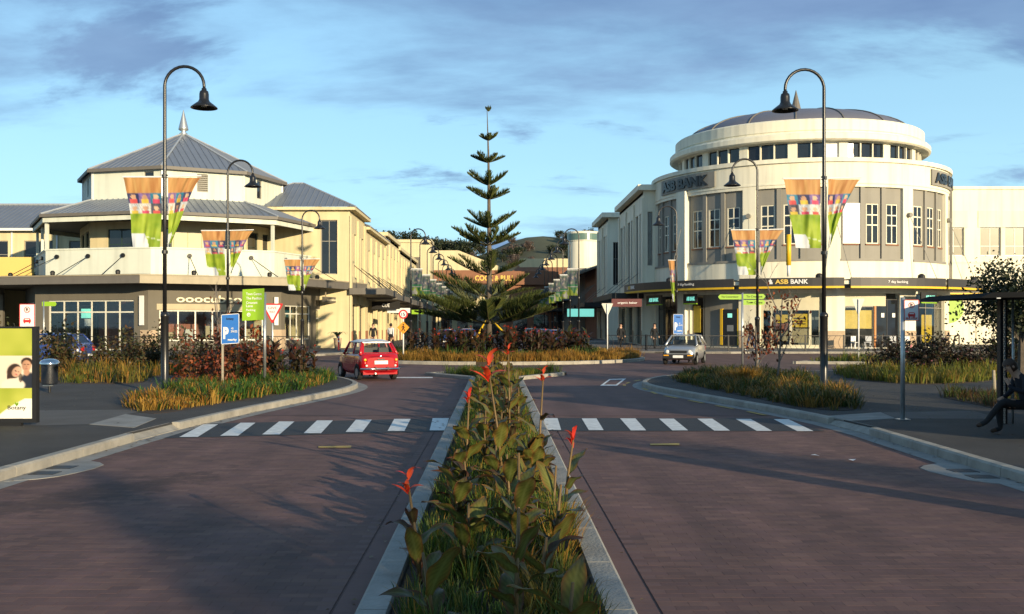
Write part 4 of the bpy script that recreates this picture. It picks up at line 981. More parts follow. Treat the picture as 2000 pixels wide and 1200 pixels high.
for i,((x,y),lb,near) in enumerate([((-8.09,25),'the lamp left of the zebra crossing',1),((8.1,25.3),'the lamp right of the zebra crossing',1),((-10.3,39.3),'the middle left lamp',0),((9.95,39.0),'the middle right lamp',0),((-10.7,56.5),'the lamp by the octagonal shop',0)]):
    z=5.38
    banner('banner','orange and green printed banner on the left of '+lb,(x,y-.02,z),-1,.92,.66,1.7,0,gb_,i*2+1,(32,48) if near else (20,30))
    banner('banner','orange and green pennant blown to the right of '+lb,(x,y-.02,z),1,.80 if near else .9,.06,1.72,1,gb_,i*2+2,(32,48) if near else (20,30))
banner('banner','narrow twisted green and white pennant on the lamp behind the silver car',(9.6,54.5,5.2),-1,.35,.1,2.2,0,gb_,23,(14,24))
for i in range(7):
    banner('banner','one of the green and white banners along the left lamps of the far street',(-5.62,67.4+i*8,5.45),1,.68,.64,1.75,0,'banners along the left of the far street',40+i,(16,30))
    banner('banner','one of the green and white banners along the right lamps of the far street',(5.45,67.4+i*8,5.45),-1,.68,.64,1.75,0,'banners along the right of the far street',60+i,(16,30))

# ---------------------------------------------------------------- signs
def post(t, h, r=.035, m=None, x=0): MB().tube([(x,0,0),(x,0,h)],r,10).build('post', m or M['steel'], t, True)
def plate(t, name, poly, y, m, th=.012):
    """flat plate in the XZ plane, front face toward -Y"""
    mb=MB(); n=len(poly); a=sum(poly[i][0]*poly[(i+1)%n][1]-poly[(i+1)%n][0]*poly[i][1] for i in range(n))
    if a<0: poly=poly[::-1]
    mb.add([(x,y,z) for x,z in poly]+[(x,y+th,z) for x,z in poly],[tuple(range(n)),tuple(range(2*n-1,n-1,-1))]+[(i,n+i,n+(i+1)%n,(i+1)%n) for i in range(n)])
    return mb.build(name,m,t)
def rect(x0,x1,z0,z1): return [(x0,z0),(x1,z0),(x1,z1),(x0,z1)]
def ring(cx,cz,r,n=24): return [(cx+r*math.cos(2*math.pi*k/n),cz+r*math.sin(2*math.pi*k/n)) for k in range(n)]
def ztext(t,s,xc,z0,w,h,y,m,bold=.01): return ftext(Flat((xc-1,y),(xc+1,y)),s,1,z0,w,h,0,m,t,bold=bold,ext=.003)
def rtri(cx,top,w,h,e=.06):
    return [(cx-w/2+e*.3,top),(cx+w/2-e*.3,top),(cx+w/2,top-e*.6),(cx+e*.5,top-h),(cx-e*.5,top-h),(cx-w/2,top-e*.6)]
Z0=.12
# green way-finding sign
x,y=G(517,766); t=thing('wayfinding_sign','lime green directory sign on a silver post in the left flower bed','sign',(x,y,Z0)); s=y/2000
post(t,1.8-Z0+(634-572)*s,.042)
px=lambda p:(p-517)*s
pz=lambda q:1.8-Z0+(634-q)*s
plate(t,'panel',[(px(475),pz(566)),(px(517),pz(563.5)),(px(516),pz(625)),(px(474),pz(627))],-.07,M['signgreen'],.03)
for q,tx,w in ((572,'Town Centre',30),(580.5,'The Pavilion',30),(589,'Crescent',22),(595.5,'Lane',13),(604,'Parking',18)):
    ztext(t,tx,px(482+w/2),pz(q+5),w*s,5*s,-.075,M['signwhite'])
rg=MB().add([(px(487)+r_*math.cos(a),-.074,pz(615)+r_*math.sin(a)) for a in np.linspace(0,2*math.pi,17)[:-1] for r_ in (.036,.05)],[(2*i,2*i+1,(2*i+3)%32,(2*i+2)%32) for i in range(16)]); rg.build('ring',M['signwhite'],t)
ztext(t,'P',px(487),pz(618),4*s,6*s,-.075,M['signwhite'])
# blue parking board on a timber stake
def parking(loc,label,w,h,zb,tilt,stake=True):
    t=thing('parking_sign',label,'sign',loc,group=None)
    MB().box(-.025,.025,-.02,.02,0,zb+h*.9).build('stake', M['wood'], t)
    k=math.tan(R(tilt)); sh=lambda p:[(x_,z_+x_*k) for x_,z_ in p]
    plate(t,'panel',sh(rect(-.03,w-.03,zb,zb+h)),-.04,M['signblue'])
    for p in (rect(-.03,w-.03,zb,zb+.015),rect(-.03,w-.03,zb+h-.015,zb+h),rect(-.03,-.015,zb,zb+h),rect(w-.045,w-.03,zb,zb+h)): plate(t,'border',sh(p),-.046,M['signwhite'],.004)
    ztext(t,'P',-.03+w*.27,zb+h*.18,w*.30,h*.40,-.05,M['signwhite'],.05); ztext(t,'45',-.03+w*.62,zb+h*.50,w*.13,h*.07,-.05,M['signwhite'])
    ztext(t,'SPACES',-.03+w*.72,zb+h*.40,w*.36,h*.07,-.05,M['signwhite']); ztext(t,'nearby',-.03+w*.62,zb+h*.10,w*.5,h*.10,-.05,M['signwhite'],.03)
    ztext(t,'botany',-.03+w*.5,zb+h*.80,w*.4,h*.10,-.05,M['dark'],.01)
x,y=G(435,772); parking((x,y,Z0),'blue parking board on a leaning stake before the rust coloured shrub',.46,.76,1.8-Z0-(673-634)*y/2000,4)
x,y=(1316-969)*52.0/2000,52.0; parking((x,y,Z0),'blue parking board standing behind the silver hatchback',.5,1.0,1.2,0)
# give way signs
def giveway(loc,label,zt,w,h,front,rz=0):
    t=thing('give_way_sign',label,'sign',loc,R(rz)); post(t,zt-.03,.03,M['steel'] if front else M['whitep'])
    if front:
        plate(t,'border',rtri(0,zt,w,h),-.05,M['signred']); plate(t,'face',rtri(0,zt-.055,w*.76,h*.76,.04),-.056,M['signwhite'],.005)
        ztext(t,'GIVE',0,zt-h*.30,w*.42,h*.13,-.058,M['signred'],.0); ztext(t,'WAY',0,zt-h*.50,w*.28,h*.13,-.058,M['signred'],.0)
    else: plate(t,'plate',rtri(0,zt,w,h),.04,front if not isinstance(front,bool) else mat('sign_back',(.62,.60,.52),.5))
    return t
giveway(((542-969)*36.8/2000,36.0,Z0),'red bordered give way sign at the left corner',1.8-Z0+(634-594)*.0184,.74,.68,True)
giveway(((1188-969)*60/2000,46.6,.13) if False else (219*52/2000,52.4,.13),'pale back of the triangular sign at the right rim of the roundabout',1.8+.95,.58,.62,False)
t=giveway(((1677-969)*46.8/2000,46.8,.1),'grey blue back of a triangular sign on the right splitter island',1.8+1.08,.56,.72,False)
# speed limit and pedestrian diamond on one post
t=thing('warning_sign_post','speed limit roundel above an orange pedestrian diamond on a pale post','sign',((787-969)*47/2000,47.2,.13)); s=47.2/2000
pz=lambda q:1.8-.13+(634-q)*s
post(t,pz(608),.03,M['whitep']); plate(t,'roundel',ring(0,pz(614),9*s),-.05,M['signred']); plate(t,'roundel_face',ring(0,pz(614),6*s),-.056,M['signwhite'],.005); ztext(t,'15',0,pz(618),7*s,7*s,-.06,M['dark'],.02)
plate(t,'diamond',[(0,pz(628)),(12*s,pz(640)),(0,pz(653)),(-12*s,pz(640))],-.05,M['signorange'])
w_=MB()
for a,b_,r_ in (((0,636),(0,641),1.3),((0,641),(-3,647),1.0),((0,641),(3.2,646.5),1.0),((0,637),(-3.4,640),.8),((0,637),(3.2,640.5),.8)): w_.tube([(a[0]*s,-.056,pz(a[1])),(b_[0]*s,-.056,pz(b_[1]))],r_*s*.8,6)
w_.lathe([(.01,-1.4*s),(1.3*s,-.4*s),(1.3*s,.6*s),(.01,1.4*s)],8,(0,0)) if False else None
w_.build('walking_figure',M['dark'],t); plate(t,'figure_head',ring(.2*s,pz(634),1.5*s,10),-.056,M['dark'],.005)
# bus stop plates on posts
def bus_sign(loc,label,zt,w,h,ph,post_m,x0):
    t=thing('bus_sign',label,'sign',loc); post(t,ph,.04,post_m); MB().box(-.1,.1,-.1,.1,0,.012).build('foot_plate', M['steel'], t)
    plate(t,'panel',rect(x0,x0+w,zt-h,zt),-.06,M['signwhite'])
    for p in (rect(x0,x0+w,zt-h,zt-h+.012),rect(x0,x0+w,zt-.012,zt),rect(x0,x0+.012,zt-h,zt),rect(x0+w-.012,x0+w,zt-h,zt)): plate(t,'border',p,-.066,M['signred'],.004)
    c=x0+w/2; rr_=w*.2; zc=zt-h*.25
    mb=MB().add([(c+r_*math.cos(a),-.067,zc+r_*math.sin(a)) for a in np.linspace(0,2*math.pi,21)[:-1] for r_ in (rr_*.82,rr_)],[(2*i,2*i+1,(2*i+3)%40,(2*i+2)%40) for i in range(20)]); mb.build('prohibition_ring',M['signred'],t)
    plate(t,'slash',[(c-rr_*.6,zc+rr_*.7),(c-rr_*.5,zc+rr_*.8),(c+rr_*.6,zc-rr_*.6),(c+rr_*.5,zc-rr_*.7)],-.068,M['signred'],.002)
    ztext(t,'P',c,zc-rr_*.5,rr_*.7,rr_*1.0,-.067,M['dark'])
    zb=zt-h*.68; bw=w*.24
    plate(t,'bus_symbol',[(c-bw,zb-.045),(c-bw*.8,zb-.045),(c-bw*.8,zb-.065),(c-bw*.5,zb-.065),(c-bw*.5,zb-.045),(c+bw*.5,zb-.045),(c+bw*.5,zb-.065),(c+bw*.8,zb-.065),(c+bw*.8,zb-.045),(c+bw,zb-.045),(c+bw,zb),(c+bw*.7,zb+.03),(c-bw*.7,zb+.03),(c-bw,zb)],-.067,M['signred'],.003)
    plate(t,'symbol_glass',rect(c-bw*.6,c+bw*.6,zb+.0,zb+.018),-.070,M['signwhite'],.002)
    if x0 == 0: ztext(t,'BUS STOP',c,zt-h*.93,w*.75,h*.09,-.067,M['signred'])
    return t
x,y=G(1763,833); bus_sign((x,y,Z0),'red and white bus plate on a bright steel post by the right kerb',1.8-Z0+(634-586)*y/2000,.265,.37,1.8-Z0+(634-581)*y/2000,M['steel'],.0)
bus_sign(((56-969)*19.2/2000,19.2,Z0),'red and white bus plate rising behind the advertising panel',1.8-Z0+(634-594)*.0096,.29,.44,2.05,M['steel'],-.145)
# green finger signs
def finger(loc,label,arms,zt):
    t=thing('finger_sign',label,'sign',loc); post(t,zt,.045)
    for (x0,x1,z,h,tx) in arms:
        e=.08 if x1>x0 else -.08; z0_,z1_=z,z+h
        plate(t,'arm',[(x0,z0_),(x1-e,z0_),(x1,(z0_+z1_)/2),(x1-e,z1_),(x0,z1_)],-.02,M['signgreen'],.03)
        if tx: ztext(t,tx,(x0+x1)/2,z+h*.28,abs(x1-x0)*.72,h*.42,-.024,M['dark'])
s=41/2000; finger(((1450-969)*s,41.0,Z0),'green finger signpost with three arms right of the silver car',[(-.03,-.98,1.8+.88,.2,'The Conservatory'),(.03,.92,1.8+.90,.2,'To Crescent'),(.03,.92,1.8+.66,.2,'Town Centre')],2.95)
finger((-26.5,60,Z0),'small green finger sign seen just past the bus plate',[(-.1,.75,2.75,.26,'')],3.05)
t=thing('hanging_shop_sign','maroon shop sign hung above the give way sign under the dark canopy','sign',(8.9,78,0)); plate(t,'panel',rect(-.1,2.2,3.15,3.75),0,M['maroon'],.12); ztext(t,'organic baker',1.1,3.33,1.5,.2,-.01,M['signwhite'])
for xx in (.2,1.9): MB().box(xx,xx+.03,.04,.08,3.75,4.3).build('hanger', M['iron'], t)
t=thing('shop_fascia_sign','white letters cue on a black shop fascia under the left canopy','sign',(-9.9,84,0)); plate(t,'panel',rect(-.3,2.0,3.05,3.7),0,M['dark'],.08); ztext(t,'CUE',.85,3.22,.62,.3,-.01,M['signwhite'],.01)
t=thing('shop_light_box','long white and green light box below the second canopy','sign',(-8.6,84.6,0)); plate(t,'panel',rect(-.4,1.5,2.75,3.15),0,M['signwhite'],.2); plate(t,'green_end',rect(1.5,2.6,2.65,3.0),.05,M['signgreen'],.2)
t=thing('lit_shop_sign','glowing aqua shop sign under the dark right canopy','sign',(6.6,92,0)); plate(t,'panel',rect(-.2,2.2,2.5,3.2),0,M['aqua'],.2)

# ---------------------------------------------------------------- advertising panel
AY=17.0; s=AY/2000; X1=(72-969)*s; Zt=1.8+(634-638)*s; Zb=1.8+(634-826)*s; Wd=1.22; X0=X1-Wd
t=thing('advertising_panel','black framed advertising panel with a couple on a lime green poster','advertising panel',(X1-Wd/2,AY,.118)); h2=Wd/2; zt_,zb_=Zt-.118,Zb-.118
fr=MB(); f_=.07
fr.box(-h2,h2,-.02,.10,zb_,zb_+f_); fr.box(-h2,h2,-.02,.10,zt_-.03,zt_); fr.box(-h2,-h2+f_,-.02,.10,zb_+f_,zt_-.03); fr.box(h2-f_,h2,-.02,.10,zb_+f_,zt_-.03); fr.build('frame',M['iron'],t)
MB().box(-h2+f_,h2-f_,.02,.08,zb_+f_,zt_-.03).build('backing',M['iron'],t); MB().box(-.3,.35,.0,.08,0,zb_).build('foot',M['iron'],t)
px0,px1,pz0,pz1=-h2+f_,h2-f_,zb_+f_,zt_-.03
def pic(X,Z):
    """poster print, X in panel px from the right edge of the picture (photo px), Z from top 0..1"""
    v=Z; u=X
    k=vn(u*5,v*9); c=[(.28,.34,.03)[i]*(1-k)+(.48,.50,.08)[i]*k for i in range(3)]
    def over(c,col,a): return [c[i]*(1-a)+col[i]*a for i in range(3)]
    def el(cx,cy,rx,ry,rot=0.0,soft=.09):
        x=(u-cx)*.62; y=(v-cy); x,y=x*math.cos(rot)+y*math.sin(rot),-x*math.sin(rot)+y*math.cos(rot); d=math.hypot(x/(rx*.62),y/ry); return max(0,min(1,(1+soft-d)/(2*soft)))
    if .30<v<.665:
        c=[.74,.64,.50]
        if u<.50: c=over(c,(.66,.55,.44),1)
        c=over(c,(.025,.03,.045),el(.96,.61,.17,.12,0,.1))
        c=over(c,(.50,.27,.17),el(.905,.485,.045,.04))
        c=over(c,(.035,.022,.016),el(.91,.375,.09,.052)); 
        f=el(.905,.415,.072,.062); sh=.78+.5*max(0,min(1,(u-.83)/.15)); c=over(c,(.50*sh,.27*sh,.165*sh),f)
        c=over(c,(.12,.06,.04),el(.88,.402,.02,.006)); c=over(c,(.12,.06,.04),el(.932,.402,.02,.006)); c=over(c,(.32,.15,.1),.6*el(.905,.425,.012,.014)); c=over(c,(.36,.13,.10),el(.905,.448,.026,.006))
        c=over(c,(.045,.026,.018),el(.715,.475,.11,.085,.3)); c=over(c,(.05,.028,.02),el(.655,.54,.05,.07))
        sh=.8+.4*max(0,min(1,(u-.69)/.12)); c=over(c,(.60*sh,.36*sh,.24*sh),el(.755,.482,.068,.060,.45)); c=over(c,(.10,.05,.04),el(.738,.472,.018,.005,.4)); c=over(c,(.10,.05,.04),el(.785,.484,.016,.005,.4)); c=over(c,(.48,.12,.11),el(.752,.512,.024,.006,.4))
        c=over(c,(.78,.68,.56),el(.70,.628,.18,.072)); c=over(c,(.05,.03,.02),.8*el(.815,.55,.03,.05))
        if u<.47 and v>.42: c=over(c,(.70,.28,.05) if v>.52 else (.07,.09,.36),1)
        return tuple(c)
    if v>.78:
        e=v-(1.02-.26*max(0,min(1,(u-.42)/.5))**.7); c=over(c,(.84,.83,.74),max(0,min(1,e/.008)))
    return tuple(c)
nu,nv=72,120; vs=[];fs=[];cols=[]
for j in range(nv+1):
    for i in range(nu+1):
        vs.append((px0+(px1-px0)*i/nu,-.0,pz1+(pz0-pz1)*j/nv)); cols.append((*pic(i/nu,j/nv),1))
for j in range(nv):
    for i in range(nu): a=j*(nu+1)+i; fs.append((a,a+1,a+nu+2,a+nu+1))
me=MB().add(vs,fs).mesh('poster',M['poster']); at=me.color_attributes.new('Col','FLOAT_COLOR','POINT'); at.data.foreach_set('color',np.array(cols,np.float32).ravel()); obj('poster',me,t)
ztext(t,'Botany',h2-.33,pz0+.13,.30,.085,-.006,M['trim'],-.0)
lf=MB()
for a in (-.9,-.35,.35,.9): lf.add([(h2-.33,-.008,pz0+.20),(h2-.33+.03*math.sin(a)-.012,-.008,pz0+.25),(h2-.33+.09*math.sin(a),-.008,pz0+.20+.09*math.cos(a)),(h2-.33+.03*math.sin(a)+.012,-.008,pz0+.25)],[(0,1,2,3)])
lf.build('logo_leaf',M['signgreen'],t)

# ---------------------------------------------------------------- litter bin
x,y=G(97,777); t=thing('litter_bin','polished steel litter bin with domed lid on a short post','bin',(x,y,.126)); k_=y/2000
MB().lathe([(.03,0),(.03,.20)],10).build('stem',M['iron'],t,True); MB().box(-.16,.08,-.03,.03,.16,.20).build('bracket',M['steel'],t)
MB().lathe([(.01,.20),(.185,.20),(.195,.23),(.195,.62),(.215,.72),(.22,.74)],28).build('body',M['chrome'],t,True)
MB().lathe([(.235,.70),(.235,.745),(.20,.79),(.12,.825),(.01,.835)],28).build('lid',M['chrome'],t,True)

# ---------------------------------------------------------------- bus shelter, stake, downpipe chain
t=thing('bus_shelter','dark flat roofed bus shelter with slim posts at the right edge','bus shelter',(9.9,17.2,.118))
MB().add([(-2.25,-1.0,2.10),(3.2,-1.0,2.2),(3.2,1.6,2.2),(-2.25,1.6,2.10),(-2.0,-.9,2.19),(3.2,-.95,2.32),(3.2,1.55,2.32),(-2.0,1.5,2.19)],[(0,3,2,1),(4,5,6,7),(0,1,5,4),(1,2,6,5),(2,3,7,6),(3,0,4,7)]).build('roof',mat('shelter_roof',(.012,.012,.012),.95,spec=.1),t)
for k in range(6): MB().lathe([(.012,0),(.03,0.0),(.03,.02),(.012,.03)],8,(-1.9+k*.5,-.9)).build('downlight',M['lit'],t).location=(0,0,2.095+.009*k)
for (xx,yy) in ((-1.3,.2),(2.6,.2)): MB().box(xx-.06,xx+.06,yy-.06,yy+.06,0,2.15).build('post',M['iron'],t)
MB().tube([(-1.17,.1,0),(-1.17,.1,2.1)],.022,8).build('downpipe',M['steel'],t,True)
MB().box(-2.15,3.2,-2.9,-2.82,.15,2.15).build('shade_panel',mat('shade_panel_paint',(.012,.016,.014),.95,spec=.1),t); MB().add([(-1.0,-3.0,2.12),(3.2,-3.0,2.16),(3.2,-1.0,2.2),(-1.0,-1.0,2.13)],[(0,1,2,3)]).build('shade_roof',M['iron'],t)  # unseen panel and roof piece added to shade the seated person
ch=MB()
for k in range(52): z=.02+k*.04; (ch.box(-1.375,-1.345,-.008,.008,z,z+.034) if k%2 else ch.box(-1.368,-1.352,-.016,.016,z,z+.034))
ch.build('rain_chain',M['steel'],t)
b=thing('bench','dark slatted bench under the bus shelter','bench',(9.6,15.95,.118))
for k in range(4): MB().box(-1.05,2.2,-.2+k*.12,-.1+k*.12,.36,.40).build('slat',M['iron'],b)
for xx in (-.8,.8,2.0): MB().box(xx-.04,xx+.04,-.18,.25,0,.358).build('leg',M['iron'],b)
x,y=G(1941,786); w=MB().tube([(0,0,0),(0.01,0,.3),(-.005,0,.62)],[.045,.04,.035],8).build('timber_stake',M['wood'],None,False,(x,y,.12)); tag(w,'short weathered timber stake in the small bed by the shelter','stake')

# ---------------------------------------------------------------- railings, bollards, cafe furniture
def make_rail(w=2.4,h=.95):
    t=thing('railing','x','railing',(0,0,.115)); 
    for xx in (0,w): MB().box(xx-.035,xx+.035,-.035,.035,0,h+.08).build('post',M['iron'],t)
    for z in (.12,h): MB().box(.035,w-.035,-.02,.02,z,z+.04).build('rail',M['iron'],t)
    p=MB()
    for k in range(7):
        xx=.15+k*(w-.3)/6; s_=1 if k<3.5 else -1
        p.tube([(xx+s_*.18*math.sin(q*math.pi),0,.15+(h-.15)*q) for q in np.linspace(0,1,6)],.012,5)
    q=p.build('curved_picket',M['iron'],t); q['kind']='stuff'; return t
rl=make_rail(); usedr=False
def put_rail(x,y,rz,label,group):
    global usedr
    if not usedr: usedr=True; rl.location=(x,y,.115); rl.rotation_euler[2]=R(rz); rl['label']=label; rl['group']=group; return
    copy_tree(rl,None,(x,y,.115),R(rz),label,group)
for i in range(7): put_rail(12.2+i*2.42,64.4,0,'one of the black curved railings before the round bank','railings before the bank')
for i in range(6): put_rail(-25.5+i*2.42,60.2,0,'one of the black curved railings before the octagonal shop','railings before the octagonal shop')
for i in range(2): put_rail(7.3-i*0.0+i*2.42,66.6-i*.6,-12,'one of the black railings at the shaded street corner','railings at the street corner')
def bollard(loc,label):
    t=thing('marker_post',label,'marker post',loc,group='red and white marker posts'); MB().lathe([(.06,0),(.055,.95),(.01,1.0)],12).build('shaft',M['signred'],t,True)
    for z in (.55,.8): MB().lathe([(.0605,z),(.0605,z+.1)],12).build('white_band',M['signwhite'],t)
bollard((-9.0,37.3,.12),'red and white marker post poking above the left flower bed'); bollard((-10.15,66.0,.12),'red and white marker post beyond the red car roof')
def make_chair():
    t=thing('cafe_chair','x','chair',(0,0,.13)); MB().box(-.2,.2,-.2,.2,.42,.46).build('seat',M['whitep'],t); MB().box(-.2,.2,.16,.2,.5,.88).build('backrest',M['whitep'],t)
    for a in (-.17,.17):
        for b2 in (-.17,.17): MB().box(a-.02,a+.02,b2-.02,b2+.02,0,.42).build('leg',M['whitep'],t)
    return t
chr0=make_chair(); cs=[(24.6,70.2,20),(25.6,70.5,-30),(27.2,70.2,160),(28.2,70.6,200)]
for i,(x,y,a) in enumerate(cs):
    lb='one of the pale cafe chairs outside the bank entrance'
    if i==0: chr0.location=(x,y,.13); chr0.rotation_euler[2]=R(a); chr0['label']=lb; chr0['group']='cafe chairs by the bank'
    else: copy_tree(chr0,None,(x,y,.13),R(a),lb,'cafe chairs by the bank')
t=thing('planter_pot','potted palm beside the octagonal shop door','planter',(-10.9,70.4,.115)); MB().lathe([(.2,0),(.28,.7),(.3,.75),(.24,.75)],14).build('pot',M['stone'],t,True)
pf=MB()
for k in range(16):
    a=k*2.4; pts=[(math.cos(a)*r_*.8,math.sin(a)*r_*.8,.75+1.1*r_*1.3-1.2*r_*r_) for r_ in np.linspace(0,1,6)]; n_=(-math.sin(a)*.06,math.cos(a)*.06)
    for i in range(5): w0=1-i/5.5; w1=1-(i+1)/5.5; p,q_=pts[i],pts[i+1]; pf.add([(p[0]-n_[0]*w0,p[1]-n_[1]*w0,p[2]),(p[0]+n_[0]*w0,p[1]+n_[1]*w0,p[2]),(q_[0]+n_[0]*w1,q_[1]+n_[1]*w1,q_[2]),(q_[0]-n_[0]*w1,q_[1]-n_[1]*w1,q_[2])],[(0,1,2,3)])
pf.build('fronds',mat('palm_leaf',(.03,.06,.02),.6),t)
t=thing('yellow_banner_pole','tall yellow tube banner pole above the bank sign','banner pole',((1542-969)*70/2000,70.2,0)); k_=70/2000
MB().tube([(0,0,1.8+(634-540)*k_),(0,0,1.8+(634-516)*k_)],.12,10).build('base',M['signwhite'],t,True); MB().tube([(0,0,1.8+(634-518)*k_),(0,0,1.8+(634-458)*k_)],.17,12).build('tube',M['yellow'],t,True)

t=thing('shadow_streak_caster','slim dark box added out of view to throw a shadow streak over the right lane','shadow caster',(7.3,6.2,.118),R(40))  # unseen box added only to cast the bold shadow streak on the right lane
MB().box(-.2,.2,-.15,.15,0,1.62).build('body',M['trim'],t); MB().box(-.23,.23,-.18,.18,1.62,1.67).build('lid',M['iron'],t); MB().box(-.17,.17,-.17,-.152,.15,1.5).build('door',M['iron'],t)
# ---------------------------------------------------------------- cars
def loft(stations, rings):
    vs=[]; n=len(rings[0]); fs=[]
    for r_ in rings: vs+=r_
    m=len(rings)
    fs=[(i*n+k,i*n+(k+1)%n,(i+1)*n+(k+1)%n,(i+1)*n+k) for i in range(m-1) for k in range(n)]+[tuple(range(n)),tuple(range(m*n-1,(m-1)*n-1,-1))]
    return CapMB().add(vs,fs)
class CapMB(MB):
    def build(s,*a,**k):
        o=MB.build(s,*a,**k)
        for p in o.data.polygons:
            if len(p.vertices)>4: p.use_smooth=False
        return o
def body_ring(y,w,zb,zt,tum=.06):
    h=[(0.0,zb),(.75*w,zb),(.93*w,zb+.05),(w,zb+.16),(w,(zb+zt)/2),(w*(1-tum*.5),zt-.10),(w*(1-tum),zt-.04),(w*.82,zt-.004),(w*.5,zt+.012),(0,zt+.02)]
    r_=[(x,y,z) for x,z in h]; return r_+[(-x,y_,z) for x,y_,z in r_[-2:0:-1]]
def wheel(t,x,y,r,w,side):
    o=thing_part('wheel',t,(x,y,r)); 
    MB().add(*cyl_x(r,w,20,.02)).build('tyre',M['tyre'],o,True); MB().add(*cyl_x(r*.62,w+.015,16,.0)).build('rim',M['steel'],o)
def thing_part(name,parent,loc):
    o=bpy.data.objects.new(name,None); COL.objects.link(o); o.parent=parent; o.location=loc; o.empty_display_size=.1; return o
def cyl_x(r,w,n,bev):
    prof=[(r-bev,-w/2),(r,-w/2+bev),(r,w/2-bev),(r-bev,w/2)]; vs=[(x,p*math.cos(2*math.pi*k/n),p*math.sin(2*math.pi*k/n)) for p,x in prof for k in range(n)]
    fs=[(j*n+k,j*n+(k+1)%n,(j+1)*n+(k+1)%n,(j+1)*n+k) for j in range(3) for k in range(n)]+[tuple(range(n)),tuple(range(4*n-1,3*n-1,-1))]; return vs,fs
def quad_patch(pts,m,name,t,off=.0):
    a,b,c,d=map(Vector,pts); n=(b-a).cross(d-a).normalized()*off; return MB().add([a+n,b+n,c+n,d+n],[(0,1,2,3)]).build(name,m,t)
def lens(t,name,m,x,y,z,r,d,sy):
    vs,fs=[],[]; n=16; prof=[(r,0),(r*.9,d*.7),(r*.5,d),(.001,d*1.05)]
    for p,q in prof: vs+=[(x+p*math.cos(2*math.pi*k/n),y+sy*q,z+p*math.sin(2*math.pi*k/n)) for k in range(n)]
    fs=[(j*n+k,j*n+(k+1)%n,(j+1)*n+(k+1)%n,(j+1)*n+k) for j in range(3) for k in range(n)]
    return MB().add(vs,fs).build(name,m,t,True)
def car(name,label,loc,rz,st,gh,paint,roofm,wr,wy,W,scale=1.0,kind='hatch',group=None,crown=.055):
    """+Y is the front. st: stations (y, halfwidth, zbottom, ztop). gh: (yf0,yr0,yf1,yr1,z0,z1,w0,w1)"""
    t=thing(name,label,'car',loc,R(rz),group); t.scale=(scale,)*3
    loft(st,[body_ring(*s_) for s_ in st]).build('body',paint,t,True)
    yf0,yr0,yf1,yr1,z0,z1,w0,w1=gh
    b=[(-w0,yr0,z0),(w0,yr0,z0),(w0,yf0,z0),(-w0,yf0,z0)]; c=[(-w1,yr1,z1),(w1,yr1,z1),(w1,yf1,z1),(-w1,yf1,z1)]
    B=[Vector(p) for p in b]; C=[Vector(p) for p in c]
    for i in range(4): MB().tube([B[i]+(B[i]-C[i])*.06,C[i]],[.055,.04],6).build('pillar',paint,t,True)
    # roof
    rr=[]
    for q in np.linspace(0,1,9):
        y_=yr1-.05+(yf1-yr1+.10)*q; ww=(w1+.05)*(1-.10*abs(2*q-1)**4); zz=z1+.02+crown*(1-abs(2*q-1)**2.2)
        prof=[(0,z1-.03),(ww*.9,z1-.03),(ww,z1),(ww*.96,z1+.02),(ww*.7,zz-.012),(ww*.35,zz),(0,zz+.004)]; r_=[(x,y_,z) for x,z in prof]; rr.append(r_+[(-x,a,z) for x,a,z in r_[-2:0:-1]])
    loft(None,rr).build('roof',roofm,t,True)
    lerp=lambda p,q,f: p+(q-p)*f
    def glass(i,j,f0,f1,g0,g1,nm): quad_patch([lerp(lerp(B[i],B[j],f0),lerp(C[i],C[j],f0),g0),lerp(lerp(B[i],B[j],f1),lerp(C[i],C[j],f1),g0),lerp(lerp(B[i],B[j],f1),lerp(C[i],C[j],f1),g1),lerp(lerp(B[i],B[j],f0),lerp(C[i],C[j],f0),g1)],M['carglass'],nm,t)
    glass(0,1,.07,.93,.12,.93,'rear_window'); glass(2,3,.04,.96,.05,.96,'windscreen')
    for i,j in ((1,2),(3,0)):
        f=(.06,.42,.46,.95) if i==1 else (.05,.54,.58,.94)
        glass(i,j,f[0],f[1],.06,.94,'side_window'); glass(i,j,f[2],f[3],.06,.94,'side_window')
        fm=(f[1]+f[2])/2; p=lerp(B[i],B[j],fm); q=lerp(C[i],C[j],fm); MB().tube([p,q],.035,6).build('pillar',paint,t)
    # painted band below rear window
    for f0,f1,g0,g1 in ((0,1,-.02,.13),(0,.09,.1,.96),(.91,1,.1,.96),(0,1,.92,1.0)):
        quad_patch([lerp(lerp(B[0],B[1],f0),lerp(C[0],C[1],f0),g0),lerp(lerp(B[0],B[1],f1),lerp(C[0],C[1],f1),g0),lerp(lerp(B[0],B[1],f1),lerp(C[0],C[1],f1),g1),lerp(lerp(B[0],B[1],f0),lerp(C[0],C[1],f0),g1)],paint,'rear_window_surround',t,.006)
    # interior
    ym=(yf0+yr0)/2
    for sx in (-1,1):
        for dy in (.15,-.55): MB().box(sx*.33-.22,sx*.33+.22,ym+dy-.1,ym+dy+.05,z0-.35,z0+.22).build('seat',M['trim'],t)
    MB().box(-w0*.9,w0*.9,yf0-.35,yf0-.08,z0-.1,z0+.02).build('dashboard',M['trim'],t)
    for sx in (-1,1):
        for y_ in wy:
            wheel(t,sx*(W-.07),y_,wr,.16,sx)
            n=18; ar=MB(); xx=sx*(W+.004)
            ar.add([(xx,y_+(wr+.07)*math.cos(a),max(wr+(wr+.06)*math.sin(a),.12)) for a in np.linspace(-.25,math.pi+.25,n)]+[(xx,y_,.14)],[(i,i+1,n) for i in range(n-1)]); ar.build('wheel_arch',M['tyre'],t)
    return t
